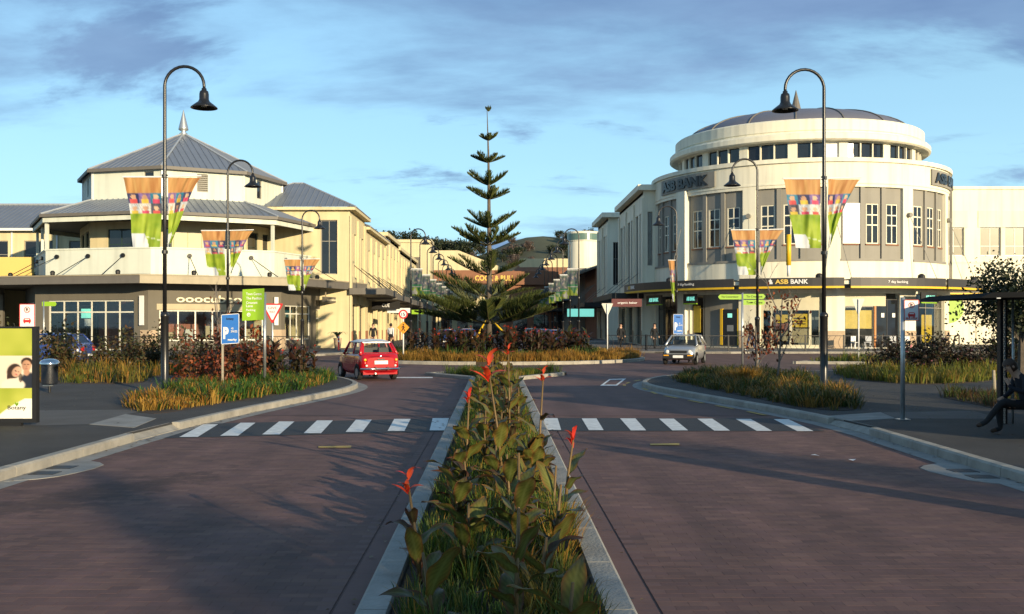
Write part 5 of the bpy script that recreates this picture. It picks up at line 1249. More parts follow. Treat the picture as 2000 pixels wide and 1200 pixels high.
# small red car with white roof, seen from behind
ms=[(-1.52,.50,.34,.78),(-1.50,.62,.28,.86),(-1.40,.68,.22,.92),(-1.1,.70,.20,.93),(-.2,.705,.18,.92),(.45,.705,.18,.92),(.62,.70,.2,.91),(1.2,.67,.22,.86),(1.42,.62,.26,.80),(1.52,.52,.34,.72)]
x,y=G(741,743)
mini=car('small_red_car','small red car with a white roof driving towards the roundabout',(x-1.5*.93*math.sin(R(25))*.9,y+1.5*.93*math.cos(R(25))*.9,.004),25,ms,(.66,-1.28,.36,-.98,.90,1.31,.66,.53),M['red'],M['whitep'],.255,(1.02,-1.0),.70,.93,crown=.085)
bm=MB(); bm.tube([(-.70,-1.46,.40),(-.62,-1.57,.40),(-.3,-1.60,.40),(.3,-1.60,.40),(.62,-1.57,.40),(.70,-1.46,.40)],.035,8); bm.build('rear_bumper',M['chrome'],mini,True)
for sx in (-1,1):
    MB().box(sx*.22-.02,sx*.22+.02,-1.645,-1.6,.36,.47).build('overrider',M['chrome'],mini)
    lens(mini,'tail_light',M['redlens'],sx*.56,-1.515,.60,.055,.03,-1); lens(mini,'indicator',M['amber'],sx*.56,-1.50,.71,.05,.03,-1); lens(mini,'reversing_lens',M['lampglass'],sx*.52,-1.53,.51,.04,.03,-1)
plt=MB().box(-.24,.24,-1.56,-1.545,.56,.68).build('number_plate',M['signwhite'],mini)
MB().box(-.13,.13,-1.545,-1.525,.70,.74).build('plate_lamp',M['chrome'],mini); lens(mini,'boot_badge',M['chrome'],0,-1.50,.82,.05,.02,-1); MB().box(-.62,-.54,.50,.60,.93,1.0).build('door_mirror',M['chrome'],mini); MB().box(-.80,-.70,.52,.58,.93,1.02).build('door_mirror',M['chrome'],mini)
MB().box(-.62,.62,-1.46,-1.3,.2,.33).build('rear_valance',M['red'],mini); MB().tube([(-.2,-1.55,.24),(-.2,-1.3,.24)],.03,8).build('exhaust',M['steel'],mini)
for z,yy in ((.46,-1.525),): MB().box(-.5,.5,yy-.01,yy,.45,.455).build('boot_seam',M['trim'],mini)
# silver hatchback, seen from the front
hs_=[(-1.78,.55,.30,.80),(-1.70,.72,.24,.90),(-1.4,.78,.2,.95),(-.4,.785,.2,.94),(.55,.785,.2,.93),(.80,.78,.2,.91),(1.3,.75,.22,.82),(1.62,.72,.26,.74),(1.74,.66,.30,.68),(1.77,.55,.34,.60)]
x,y=G(1326,713)
def hatch(name,label,loc,rz,paint,sc=1.0,group=None):
    c=car(name,label,loc,rz,hs_,(.95,-1.66,.30,-1.30,.92,1.36,.74,.56),paint,paint,.27,(1.16,-1.15),.785,sc,group=group)
    bm=MB(); bm.box(-.72,.72,1.60,1.84,.30,.50); bm.build('front_bumper',M['trim'],c); bm=MB(); bm.box(-.72,.72,-1.86,-1.6,.34,.52); bm.build('rear_bumper',M['trim'],c)
    MB().box(-.40,.40,1.70,1.79,.54,.67).build('grille',M['trim'],c)
    for sx in (-1,1):
        lens(c,'headlight',M['lampglass'],sx*.52,1.74,.61,.095,.05,1); MB().box(sx*.55-.12,sx*.55+.12,1.78,1.86,.42,.47).build('indicator',M['amber'],c)
        MB().box(sx*.62-.1,sx*.62+.1,-1.81,-1.74,.62,.82).build('tail_light',M['redlens'],c); MB().box(sx*.83-.08,sx*.83+.08,.62,.70,.92,1.04).build('door_mirror',M['trim'],c)
    MB().box(-.24,.24,1.845,1.855,.33,.45).build('number_plate',M['signwhite'],c); MB().box(-.24,.24,-1.875,-1.862,.40,.50).build('number_plate',M['signwhite'],c)
    return c
sil=hatch('silver_hatchback','silver hatchback with two people rounding the right of the roundabout',(x+1.6*.95*math.sin(R(20)),y+1.6*.95*math.cos(R(20)),.004),180-20,M['silver'],.95)
dk_=M['bluecar']
for (xx,yy,rz,lb,pm_) in ((5.0-.75,78,0,'dark blue hatchback parked beyond the roundabout plants','bluecar'),(3.9,85,0,'second dark hatchback parked behind the blue one','bluecar'),(-3.9,82,0,'dark hatchback with red tail lights in the left of the far street','bluecar'),(-2.6,92,180,'dark hatchback coming down the middle of the far street','bluecar'),(-19.9,45.5,90,'dark blue hatchback on the left road behind the shrubs','bluecar'),(3.4,98,0,'small far silver hatchback in the shaded street','silver')):
    hatch('parked_hatchback',lb,(xx,yy,.004),rz,M[pm_],1.0,'hatchbacks in the background')

# ---------------------------------------------------------------- people
def human(name,label,loc,rz,J,look,group=None,scale=1.0,seg_mat=None):
    """J: joints; one continuous skinned body. look: dict shirt/trousers/shoes/hair"""
    names=list(J); idx={n:i for i,n in enumerate(names)}
    E=[('pelvis','belly'),('belly','chest'),('chest','neck'),('neck','head'),('head','crown')]
    for s_ in 'LR':
        E+=[('chest','sh'+s_),('sh'+s_,'el'+s_),('el'+s_,'wr'+s_),('wr'+s_,'hand'+s_),('pelvis','hip'+s_),('hip'+s_,'kn'+s_),('kn'+s_,'an'+s_),('an'+s_,'toe'+s_)]
    rad=dict(pelvis=.15,belly=.135,chest=.155,neck=.062,head=.098,crown=.085); 
    for s_ in 'LR': rad.update({'sh'+s_:.075,'el'+s_:.052,'wr'+s_:.034,'hand'+s_:.036,'hip'+s_:.105,'kn'+s_:.068,'an'+s_:.046,'toe'+s_:.042})
    V_=[J[n] for n in names]; ED=[(idx[a],idx[b]) for a,b in E]; RA=[rad[n] for n in names]; PART=list(names)
    for s_ in 'LR':
        h=Vector(J['hand'+s_]); w=Vector(J['wr'+s_]); d=(h-w).normalized(); sd_=d.cross(Vector((0,0,1))); sd_=sd_.normalized() if sd_.length>.1 else Vector((1,0,0)); nn=sd_.cross(d)
        for k in range(5):
            o=(k-1.5)*.021 if k<4 else -.045; L=(.075,.085,.08,.062,.055)[k]; base=h+sd_*o-(d*.03 if k==4 else d*0)
            a=base+d*L*.5+nn*.008; b=base+d*L*.95-nn*.015
            i0=len(V_); V_+=[tuple(a),tuple(b)]; RA+=[.0105,.0085]; ED+=[(idx['hand'+s_],i0),(i0,i0+1)]; PART+=['hand'+s_]*2
    me=bpy.data.meshes.new('body'); me.from_pydata([tuple(v) for v in V_],ED,[]); o=bpy.data.objects.new('body_tmp',me); COL.objects.link(o)
    m=o.modifiers.new('s','SKIN'); 
    for i,sv in enumerate(me.skin_vertices[0].data): sv.radius=(RA[i],RA[i]*(.8 if PART[i] in ('chest','belly','pelvis') else 1)); sv.use_root=(i==idx['pelvis'])
    m.branch_smoothing=.4; o.modifiers.new('b','SUBSURF').levels=2; o.modifiers['b'].render_levels=2
    dg_=bpy.context.evaluated_depsgraph_get(); m2=bpy.data.meshes.new_from_object(o.evaluated_get(dg_)); bpy.data.objects.remove(o)
    m2.materials.clear(); order=['skin','shirt','trousers','shoes']
    for k in order: m2.materials.append(look[k] if k in look else M['skin'])
    reg={}
    for n in names: reg[n]=1
    for n in ('neck','head','crown'): reg[n]=0
    for s_ in 'LR': reg['hand'+s_]=0; reg['wr'+s_]=1; reg['hip'+s_]=2; reg['kn'+s_]=2; reg['an'+s_]=2; reg['toe'+s_]=3
    reg['pelvis']=2
    P_=np.array([tuple(v) for v in V_]); RG=[reg[p] for p in PART]
    for p in m2.polygons:
        c=np.array(p.center); p.material_index=RG[int(np.argmin(((P_-c)**2).sum(1)))]; p.use_smooth=True
    t=thing(name,label,'person',loc,R(rz),group); t.scale=(scale,)*3; obj('body',m2,t)
    hd=Vector(J['head']); cr=Vector(J['crown']); up=(cr-hd).normalized(); fw=Vector(look.get('face',(0,-1,0))).normalized(); sdv=up.cross(fw).normalized()
    def blob(nm,c,rx,ry,rz_,mm,n=10,cut=None):
        vs=[];fs=[]
        for i in range(n+1):
            for k in range(n*2):
                th=math.pi*i/n; ph=math.pi*k/n; q=sdv*(rx*math.sin(th)*math.cos(ph))+fw*(ry*math.sin(th)*math.sin(ph))+up*(rz_*math.cos(th)); vs.append(c+q)
        for i in range(n):
            for k in range(2*n):
                f=(i*2*n+k,i*2*n+(k+1)%(2*n),(i+1)*2*n+(k+1)%(2*n),(i+1)*2*n+k)
                if cut is None or cut(sum((vs[j]-c for j in f),Vector())/4): fs.append(f)
        MB().add(vs,fs).build(nm,mm,t,True)
    c=hd+up*.035
    blob('hair',c,.108,.122,.135,look.get('hair',M['hair']),8,lambda q: q.dot(fw)<.03 or q.dot(up)>.075)
    blob('nose',c+fw*.105-up*.015,.014,.022,.024,M['skin'],5)
    for s_ in (-1,1): blob('eye',c+fw*.098+sdv*s_*.034+up*.012,.012,.008,.008,M['dark'],4); blob('ear',c+sdv*s_*.1-up*.01,.012,.02,.03,M['skin'],5)
    blob('mouth',c+fw*.098-up*.055,.024,.006,.006,mat('lips',(.4,.14,.12),.5),4)
    return t
def standing(step=.0,arm=.0):
    J=dict(pelvis=(0,0,.95),belly=(0,0,1.10),chest=(0,0,1.32),neck=(0,-.01,1.50),head=(0,-.02,1.61),crown=(0,-.02,1.70))
    for s_,x in (('L',-1),('R',1)):
        f=step*x
        J.update({'sh'+s_:(x*.18,0,1.42),'el'+s_:(x*.24,.03-f*.4,1.14),'wr'+s_:(x*.25,-.05-f*.8-arm,.90+arm),'hand'+s_:(x*.25,-.07-f*.9-arm,.83+arm),'hip'+s_:(x*.09,0,.88),'kn'+s_:(x*.10,-.03+f*.6,.49),'an'+s_:(x*.10,.02+f*1.2,.09),'toe'+s_:(x*.11,-.13+f*1.2,.045)})
    return J
L1_=dict(skin=M['skin'],shirt=M['darkcloth'],trousers=M['bluecloth'],shoes=M['whitep'])
human('person','person in dark clothes and white shoes walking past the bank cash machine',((1466-969)*66.5/2000,66.5,.115),-60,standing(.22),L1_)
human('person','person in black standing at the dark shop doorway behind the red car',(-8.95,74.5,.115),10,standing(.05),dict(skin=M['skin'],shirt=M['darkcloth'],trousers=M['darkcloth'],shoes=M['dark']))
human('person','person in a white shirt walking beside the pedestrian diamond sign',(-7.3,71,.115),160,standing(.2),dict(skin=M['skin'],shirt=M['whitecloth'],trousers=M['darkcloth'],shoes=M['dark']))
for (xx,yy,lb) in ((9.0,74.0,'dark seated looking pedestrian by the shaded bank corner'),(10.9,70.5,'dark pedestrian under the bank sign at the corner')):
    human('person',lb.replace(' seated looking',''),(xx,yy,.115),30,standing(.12),dict(skin=M['skin'],shirt=M['darkcloth'],trousers=M['darkcloth'],shoes=M['dark']))
# seated figure with crossed legs under the shelter, facing left (-X)
J=dict(pelvis=(.0,0,.50),belly=(-.02,0,.66),chest=(-.10,0,.88),neck=(-.19,0,1.05),head=(-.27,0,1.13),crown=(-.31,0,1.20))
J.update(shL=(-.10,-.18,.97),elL=(-.16,-.24,.72),wrL=(-.36,-.15,.80),handL=(-.38,-.10,.90),shR=(-.10,.18,.97),elR=(-.14,.24,.72),wrR=(-.35,.10,.62),handR=(-.43,.04,.60),
    hipL=(-.03,-.10,.49),knL=(-.47,-.09,.56),anL=(-.72,-.03,.20),toeL=(-.88,-.02,.14),hipR=(-.03,.10,.49),knR=(-.46,.07,.50),anR=(-.42,.06,.09),toeR=(-.60,.05,.045))
human('person','person in dark clothes sitting cross legged on the shelter bench, hand to face',(8.14,15.7,.118),0,J,dict(skin=M['skin'],shirt=mat('navy_jacket',(.012,.014,.022),.8),trousers=mat('charcoal_trousers',(.02,.02,.021),.9),shoes=mat('brown_shoe',(.05,.025,.012),.5),face=(-.9,0,-.45),hair=mat('brown_hair',(.06,.03,.015),.6)),scale=.90)
# driver and passenger of the silver car, driver of the red car
def driver(name,label,car_o,x,y,shirt):
    J=dict(pelvis=(0,-.05,.30),belly=(0,-.07,.45),chest=(0,-.10,.68),neck=(0,-.09,.85),head=(0,-.06,.94),crown=(0,-.06,1.03))
    for s_,k in (('L',-1),('R',1)): J.update({'sh'+s_:(k*.18,-.1,.76),'el'+s_:(k*.22,.10,.55),'wr'+s_:(k*.13,.30,.62),'hand'+s_:(k*.10,.36,.64),'hip'+s_:(k*.1,0,.28),'kn'+s_:(k*.12,.40,.38),'an'+s_:(k*.1,.6,.12),'toe'+s_:(k*.1,.7,.10)})
    M4=car_o.matrix_basis if False else Matrix.Translation(car_o.location)@Matrix.Rotation(car_o.rotation_euler[2],4,'Z')@Matrix.Scale(car_o.scale[0],4)
    p=M4@Vector((x,y,.0)); human(name,label,tuple(p),math.degrees(car_o.rotation_euler[2]),J,dict(skin=M['skin'],shirt=shirt,trousers=M['darkcloth'],shoes=M['dark'],face=(0,1,0)),scale=car_o.scale[0]*.93)
driver('person','person in a tan top in the left seat of the silver car',sil,.34,-.30,M['tancloth'])
driver('person','person in a dark top in the right seat of the silver car',sil,-.34,-.30,M['darkcloth'])
driver('person','person in a pale top seen through the red car rear window',mini,.28,-.28,M['whitecloth'])
# ---------------------------------------------------------------- plants
def inside(poly, P):
    x,y=P[:,0],P[:,1]; r=np.zeros(len(P),bool); n=len(poly); j=n-1
    for i in range(n):
        xi,yi=poly[i]; xj,yj=poly[j]; c=((yi>y)!=(yj>y))&(x<(xj-xi)*(y-yi)/(yj-yi+1e-12)+xi); r^=c; j=i
    return r
def scatter(poly,n,seed):
    g=np.random.default_rng(seed); p=np.array(poly); lo,hi=p.min(0),p.max(0); out=np.zeros((0,2))
    while len(out)<n:
        q=g.uniform(lo,hi,(n*2,2)); out=np.vstack([out,q[inside(poly,q)]])
    return out[:n]
def blades(base,h,az,lean,w,col,tipcol=None,z=.12):
    N=len(base); d=np.stack([np.cos(az),np.sin(az)],1); s=np.stack([-np.sin(az),np.cos(az)],1)*w[:,None]/2
    b3=lambda xy,zz: np.concatenate([xy,zz[:,None]],1)
    zz=np.full(N,z); m=base+d*(lean*.30)[:,None]; q=base+d*(lean*.68)[:,None]; t=base+d*lean[:,None]
    hh=np.sqrt(np.maximum(h**2-(lean*.6)**2,(.35*h)**2))
    V=np.stack([b3(base-s,zz),b3(base+s,zz),b3(m-s,zz+hh*.5),b3(m+s,zz+hh*.5),b3(q-s*.7,zz+hh*.85),b3(q+s*.7,zz+hh*.85),b3(t,zz+hh*.95)],1)
    T=np.array([(0,1,3),(0,3,2),(2,3,5),(2,5,4),(4,5,6)]); tri=(T[None]+np.arange(N)[:,None,None]*7).reshape(-1,3)
    tc=col if tipcol is None else tipcol; k=np.array([0,0,.4,.4,.8,.8,1.0])[None,:,None]
    C=col[:,None,:]*(1-k)+tc[:,None,:]*k
    return V.reshape(-1,3),tri,C.reshape(-1,3)
def grass(name,label,poly,clumps,per,h,palette,seed,spread=.10,lean=(.3,.8),w=.008,z=.12,parent=None,bias=None):
    g=np.random.default_rng(seed); c=scatter(poly,clumps,seed+1); pal=np.array(palette); N=clumps*per
    ci=np.repeat(np.arange(clumps),per); az=g.uniform(0,2*math.pi,N); rad=np.abs(g.normal(0,spread,N)); base=c[ci]+np.stack([np.cos(az),np.sin(az)],1)*rad[:,None]
    lf=.78+.32*np.sin(c[:,0]*1.9+seed)*np.cos(c[:,1]*1.3+seed*2)+.18*np.sin(c[:,0]*4.7+c[:,1]*3.1)
    hs=(g.uniform(h[0],h[1],clumps)*np.clip(lf,.4,1.3))[ci]*g.uniform(.6,1.1,N); ln=hs*g.uniform(lean[0],lean[1],N)
    k=(g.integers(0,len(pal),clumps) if bias is None else bias(c,g))[ci]; mix=g.random(N)<.25; k=np.where(mix,g.integers(0,len(pal),N),k)
    col=pal[k]*g.uniform(.7,1.3,(N,1)); tip=np.clip(col*np.array([1.35,1.12,.8]),0,1)
    V,T,C=blades(base,hs,az+g.normal(0,.5,N),ln,np.full(N,w)*g.uniform(.7,1.3,N),col,tip,z)
    o=obj(name,fast_tris(name,V,T,C,M['grass']),parent); o['kind']='stuff'; o['label']=label; o['category']='grass'; return o
GRN=[(.055,.115,.018),(.075,.14,.02),(.045,.095,.02),(.10,.15,.03)]
GLD=[(.34,.21,.05),(.28,.15,.035),(.38,.25,.06),(.20,.13,.035)]
OLV=[(.13,.14,.03),(.18,.16,.03),(.09,.12,.02),(.24,.18,.04)]
medp=[(-.53,5.2),(.53,5.2),(.53,33),(1.3,35.2),(-1.2,35.0),(-.53,33)]
grass('median_grass','tufts of green and straw grass filling the median strip',medp,2500,17,(.16,.40),GRN+GRN+OLV[:3]+GLD[:1],1,.045,(.2,.7),.007,.09)
grass('median_grass','bleached straw coloured tufts among the median grass',[(.0,5.2),(.55,5.2),(.55,12),(.1,12)],120,26,(.2,.38),OLV+GLD[:2],3,.05,(.3,.9),.0075,.09)
IRm=IR-.35
def annulus(r0,r1,a0,a1,n=40): return [(IC[0]+r1*math.sin(a),IC[1]-r1*math.cos(a)) for a in np.linspace(a0,a1,n)]+[(IC[0]+r0*math.sin(a),IC[1]-r0*math.cos(a)) for a in np.linspace(a1,a0,n)]
grass('golden_grass','golden ornamental grass ring around the roundabout island',annulus(5.6,IRm,-2.2,2.2),1300,22,(.30,.62),GLD+[(.20,.14,.03)],5,.12,(.25,.75),.016,.12)
grass('island_lilies','dark green strappy leaves between golden grass and cannas on the roundabout',annulus(4.6,5.7,-1.9,1.9),360,14,(.45,.75),[(.05,.10,.025),(.035,.075,.02),(.07,.13,.04)],6,.12,(.3,.7),.035,.12)
def bl_bias(c,g): return np.where((c[:,1]<21.8)|(g.random(len(c))<.18),g.integers(4,7,len(c)),g.integers(0,4,len(c)))
grass('bed_grass','green lilies and golden grass tufts in the left kerbside bed',BED_L,950,20,(.20,.50),[(.045,.12,.03),(.06,.14,.03),(.04,.10,.02),(.09,.16,.03)]+GLD[:3],7,.09,(.35,.95),.02,.12,bias=bl_bias)
grass('bed_grass','green and rust grass tufts in the right kerbside bed',BED_R,950,20,(.18,.48),[(.05,.085,.02),(.04,.07,.02),(.08,.10,.025),(.12,.11,.03),(.30,.16,.04),(.32,.20,.05)],8,.09,(.35,.95),.016,.12,bias=lambda c,g: np.where((c[:,1]>27.5)|(g.random(len(c))<.45),g.integers(0,4,len(c)),g.integers(2,6,len(c))))
grass('golden_grass','taller golden grass mound in the middle of the right kerbside bed',[(6.3,28.2),(7.2,28.0),(7.5,29.4),(6.6,29.8)],60,30,(.55,.8),GLD,14,.12,(.3,.8),.016,.12)
front_lb=[p for p in BED_LB]
grass('bed_grass','golden and olive grass edging the shrub bed before the octagonal shop',BED_LB,1200,14,(.25,.62),GLD[:2]+OLV+[(.06,.11,.03)],9,.13,(.3,.8),.02,.12)
grass('bed_grass','pale green grass bed beside the bus plate on the right footpath',BED_RB,1300,16,(.25,.62),[(.16,.19,.035),(.12,.16,.03),(.20,.19,.04),(.26,.19,.05)],10,.12,(.25,.7),.02,.12)
grass('bed_grass','sparse dark grass in the small bed by the bus shelter',BED_S,160,12,(.25,.45),[(.05,.08,.02),(.08,.10,.03),(.10,.06,.03)],11,.08,(.3,.8),.012,.12)
grass('bed_grass','low green and gold planting on the right splitter island',[(14,46.8),(17,46.2),(44,47.2),(44,49.8),(17,49.3)],900,10,(.25,.5),GRN+GLD[:1]+OLV,12,.14,(.3,.8),.025,.1)
grass('bed_grass','dark tufts on the splitter tip of the median',[(-2.1,35.8),(-.8,34.2),(.8,34.3),(2.3,36.2),(1.1,36.9),(-1,36.7)],220,14,(.18,.42),GRN+[(.05,.06,.02)],13,.07,(.3,.8),.012,.09)

def leaf_geo(L,Wd,n=6,fold=.25,curl=.5):
    """leaf along +X from the origin, curling down; returns verts (midrib, left, right) and tris"""
    vs=[];tr=[]
    for i in range(n+1):
        q=i/n; ww=Wd*math.sin(math.pi*min(1,q*.93+.04))**.8*(1-.25*q)/1.0 if q<1 else 0.0
        x=L*q*math.cos(curl*q*.7); z=L*q*math.sin(-curl*q*.7)
        vs+=[(x,0,z),(x,ww/2,z+fold*ww/2),(x,-ww/2,z+fold*ww/2)]
    for i in range(n):
        a=i*3;b=a+3; tr+=[(a,b,b+1),(a,b+1,a+1),(a,a+2,b+2),(a,b+2,b)]
    return np.array(vs),np.array(tr)
def leaf_mesh(name,L,Wd,c_mid,c_edge,fold=.25,curl=.5,n=18):
    """finer leaf: five columns so the blade curves and the rust margin shows"""
    vs=[];cols=[];tr=[]; xs=(-1,-.75,-.5,-.25,0,.25,.5,.75,1)
    for i in range(n+1):
        q=i/n; ww=Wd/2*max(.012,math.sin(math.pi*min(1,q*.95+.03))**.75*(1-.15*q)); a=curl*q*q
        x=L*(q-.12*q*a); z=-L*.5*a*q
        for k in xs:
            wav=.012*math.sin(q*13+k*2+L*40)*abs(k)
            vs.append((x,k*ww,z+fold*abs(k)**1.3*ww+wav)); e=max(abs(k)**3,q**6,0); m_=.18 if k==0 else 0
            vein=1+.22*math.sin((q*9-abs(k)*1.6)*6.283)*(1-abs(k)**4); cols.append(tuple((c_mid[j]*(1-e)+c_edge[j]*e)*vein+m_*.25*(1,1,.4)[j] for j in range(3)))
    for i in range(n):
        for k in range(8): a=i*9+k; tr+=[(a,a+1,a+10),(a,a+10,a+9)]
    return fast_tris(name,vs,tr,np.array(cols),M['leaf'],True)
LM=[leaf_mesh('leaf',.36,.145,(.085,.105,.02),(.13,.045,.02),.12,.55),leaf_mesh('leaf',.30,.12,(.06,.075,.02),(.10,.035,.02),.2,.9),leaf_mesh('leaf',.42,.155,(.14,.15,.03),(.19,.085,.02),.10,.4),
    leaf_mesh('leaf',.33,.11,(.06,.045,.02),(.08,.025,.015),.5,.9),leaf_mesh('leaf',.28,.10,(.14,.06,.025),(.12,.035,.015),.5,1.1)]
def petals(seed,s=1.0,n=9):
    g=random.Random(seed); mb=[];cs=[];ts=[]
    for k in range(n):
        v,t=leaf_geo(.11*s*g.uniform(.7,1.2),.035*s,4,.3,g.uniform(.2,1.2)); m_=Matrix.Translation((0,0,g.uniform(-.06,.06)*s))@Euler((g.uniform(-.6,.6),-g.uniform(.75,1.5),g.uniform(0,6.28))).to_matrix().to_4x4()
        o=len(mb); mb+=[tuple(m_@Vector(p)) for p in v]; ts+=[tuple(i+o for i in q) for q in t]; c=(g.uniform(.65,.85),g.uniform(.02,.10),g.uniform(.01,.04)); cs+=[c]*len(v)
    return fast_tris('flower',mb,ts,np.array(cs),M['leaf'])
FL=[petals(k) for k in range(3)]
STEM=mat('canna_stem',(.16,.10,.035),.6,var=.25,scale=9)
def canna(name,label,x,y,h,leaves,flower,seed,lean=(0,0),group=None,z=.09,fs=1.0):
    g=random.Random(seed); t=thing(name,label,'plant',(x,y,z),group=group)
    P=[(0,0,0),(lean[0]*.4,lean[1]*.4,h*.5),(lean[0],lean[1],h)]
    MB().tube(P,[.016,.012,.008],6).build('stem',STEM,t,True)
    az=g.uniform(0,6.28)
    for i in range(leaves):
        q=(i+.3)/leaves; az+=2.2+g.uniform(-.4,.4); hz=h*(.05+.62*q); o=obj('leaf',LM[g.choice((0,0,1,2,2,3)) if q>.25 else g.choice((3,4,1,0))],t,(lean[0]*hz/h,lean[1]*hz/h,hz))
        up=R(g.uniform(35,72)); o.rotation_euler=Euler((g.uniform(-.4,.4),-up,az)); sc=g.uniform(.75,1.05); o.scale=(sc,sc,sc)
    if flower:
        o=obj('flower',FL[g.randrange(3)],t,(lean[0],lean[1],h)); o.scale=(fs,fs,fs)
    return t
near_c=[(.10,5.35,.74,8,0,'largest foreground canna with big olive leaves at the bottom centre',(.02,.05)),
 (-.34,5.6,.46,5,0,'broad olive and rust canna at the bottom left of the median',(-.06,0)),
 (.36,5.2,.40,4,0,'low broad canna at the bottom right of the median',(.03,0)),
 (-.50,6.75,.66,5,1,'canna with a red flower at the left edge of the median foreground',(-.08,.0)),
 (.15,6.75,.86,9,0,'tall leafy canna in the middle of the median foreground',(.0,.03)),
 (-.20,7.4,.42,6,0,'canna with one broad upright yellow green leaf in the left median',(0,0)),
 (.40,7.1,.60,6,0,'broad leaved canna at the right side of the median foreground',(.05,0)),
 (-.22,6.9,.36,4,0,'low sparse canna beside the tall leafy one',(0,0)),
 (.28,6.3,.40,5,0,'short rust edged canna behind the largest foreground one',(.03,0)),
 (.12,8.6,.62,7,0,'canna with dark furled leaves behind the tall leafy one',(-.03,0)),
 (.45,8.2,.58,4,0,'dry brown canna stalk by the right median kerb',(.03,.0)),
 (.08,10.6,1.24,5,2,'tallest canna with a big scarlet bloom over the median',(-.16,.1)),
 (.46,11.2,1.14,4,1,'tall canna with an orange red bloom right of the scarlet one',(.06,.1)),
 (.62,9.3,.66,3,1,'thin red budded stalk leaning over the right median kerb',(.08,.0)),
 (-.34,11.6,.86,5,1,'rust red canna stalk on the left edge of the median',(.03,.1)),
 (.20,15.0,1.32,5,1,'slim canna with a small pink red bloom farther up the median',(-.02,.1)),
 (.0,9.8,.55,9,0,'brown leaved canna below the scarlet bloom',(0,0))]
for i,(x,y,h,n,f,lb,ln) in enumerate(near_c): canna('canna_plant',lb,x,y,h,n,f,100+i,ln,fs=2.3 if f==2 else 1.25)
g_=random.Random(5)
for i in range(9):
    canna('canna_plant','one of the low brown edged cannas between the taller foreground ones',g_.uniform(-.42,.45),7.6+i*.45,g_.uniform(.26,.48),g_.randint(6,9),0,500+i,(g_.uniform(-.04,.04),0),'low cannas in the foreground median')
for i in range(40):
    y=11.2+i*.5; canna('canna_plant','one of the bronze leaved cannas crowding the middle of the median',g_.uniform(-.4,.4),y,g_.uniform(.45,.75),g_.randint(6,9),0,300+i,(g_.uniform(-.05,.05),0),'bronze cannas along the median')
# far cannas: one mesh each
def canna_far(seed,bronze=True):
    g=random.Random(seed); V=[];T=[];C=[]; h=g.uniform(1.0,1.35)
    for st_ in range(3):
        ox,oy=g.uniform(-.15,.15),g.uniform(-.15,.15); az=g.uniform(0,6)
        hh=h*g.uniform(.75,1.05); o=len(V); V+=[(ox-.012,oy,0),(ox+.012,oy,0),(ox+.006,oy,hh),(ox-.006,oy,hh),(ox,oy-.012,0),(ox,oy+.012,0),(ox,oy+.006,hh),(ox,oy-.006,hh)]; T+=[(o,o+1,o+2),(o,o+2,o+3),(o+4,o+5,o+6),(o+4,o+6,o+7)]; C+=[(.12,.07,.03)]*8
        for k in range(6):
            v,t=leaf_geo(g.uniform(.35,.5),g.uniform(.12,.17),4,.3,g.uniform(.4,1.0)); az+=2.3
            m_=Matrix.Translation((ox,oy,hh*(.12+.13*k)))@Euler((g.uniform(-.4,.4),-g.uniform(.6,1.3),az)).to_matrix().to_4x4(); o=len(V)
            V+=[tuple(m_@Vector(p)) for p in v]; T+=[tuple(i+o for i in q) for q in t]
            c=g.choice([(.05,.028,.02),(.075,.04,.022),(.06,.05,.02),(.10,.055,.025),(.045,.055,.02)]) if bronze else g.choice([(.06,.09,.02),(.09,.11,.03)]); C+=[tuple(x*g.uniform(.8,1.2) for x in c)]*len(v)
        if g.random()<.35:
            for k in range(5):
                v,t=leaf_geo(.10,.035,3,.3,.6); m_=Matrix.Translation((ox,oy,hh))@Euler((g.uniform(-.5,.5),-g.uniform(.2,1.4),g.uniform(0,6))).to_matrix().to_4x4(); o=len(V); V+=[tuple(m_@Vector(p)) for p in v]; T+=[tuple(i+o for i in q) for q in t]; C+=[(.65,.06,.02)]*len(v)
    return fast_tris('canna_clump',V,T,np.array(C),M['leaf'])
CF_=[canna_far(k) for k in range(6)]
def put_clumps(pts,label,group,cat='plant',sc=(.9,1.2),meshes=None,name='canna_clump',z=.12,seed=1):
    g=random.Random(seed)
    for (x,y) in pts:
        o=obj(name,g.choice(meshes or CF_),None,(x,y,z),g.uniform(0,6.28)); k=g.uniform(*sc); o.scale=(k,k,k*g.uniform(.9,1.1)); tag(o,label,cat,group)
pts=[tuple(p) for p in scatter(annulus(.8,4.9,-2.0,2.0),95,21)]; put_clumps(pts,'one of the bronze leaved cannas massed under the roundabout pine','cannas under the pine',sc=(1.0,1.35))
pts=[tuple(p) for p in scatter([(-7.6,27),(-5.6,28),(-5.5,31.5),(-6.6,33.2),(-8.3,33.5),(-8.3,28)],34,22)]; put_clumps(pts,'one of the bronze cannas massed behind the green directory sign','cannas behind the directory sign',sc=(.8,1.05))
pts=[(g_.uniform(-.42,.42),-4.6+i*.13) for i in range(34)]; put_clumps(pts,'one of the bronze cannas in the median just below the picture','cannas in the near median',sc=(.86,1.0),z=.09,seed=17)
pts=[(g_.uniform(-.42,.0),.5+i*.26) for i in range(11)]; put_clumps(pts,'one of the bronze cannas in the median just below the picture','cannas in the near median',sc=(.44,.54),z=.09,seed=18)
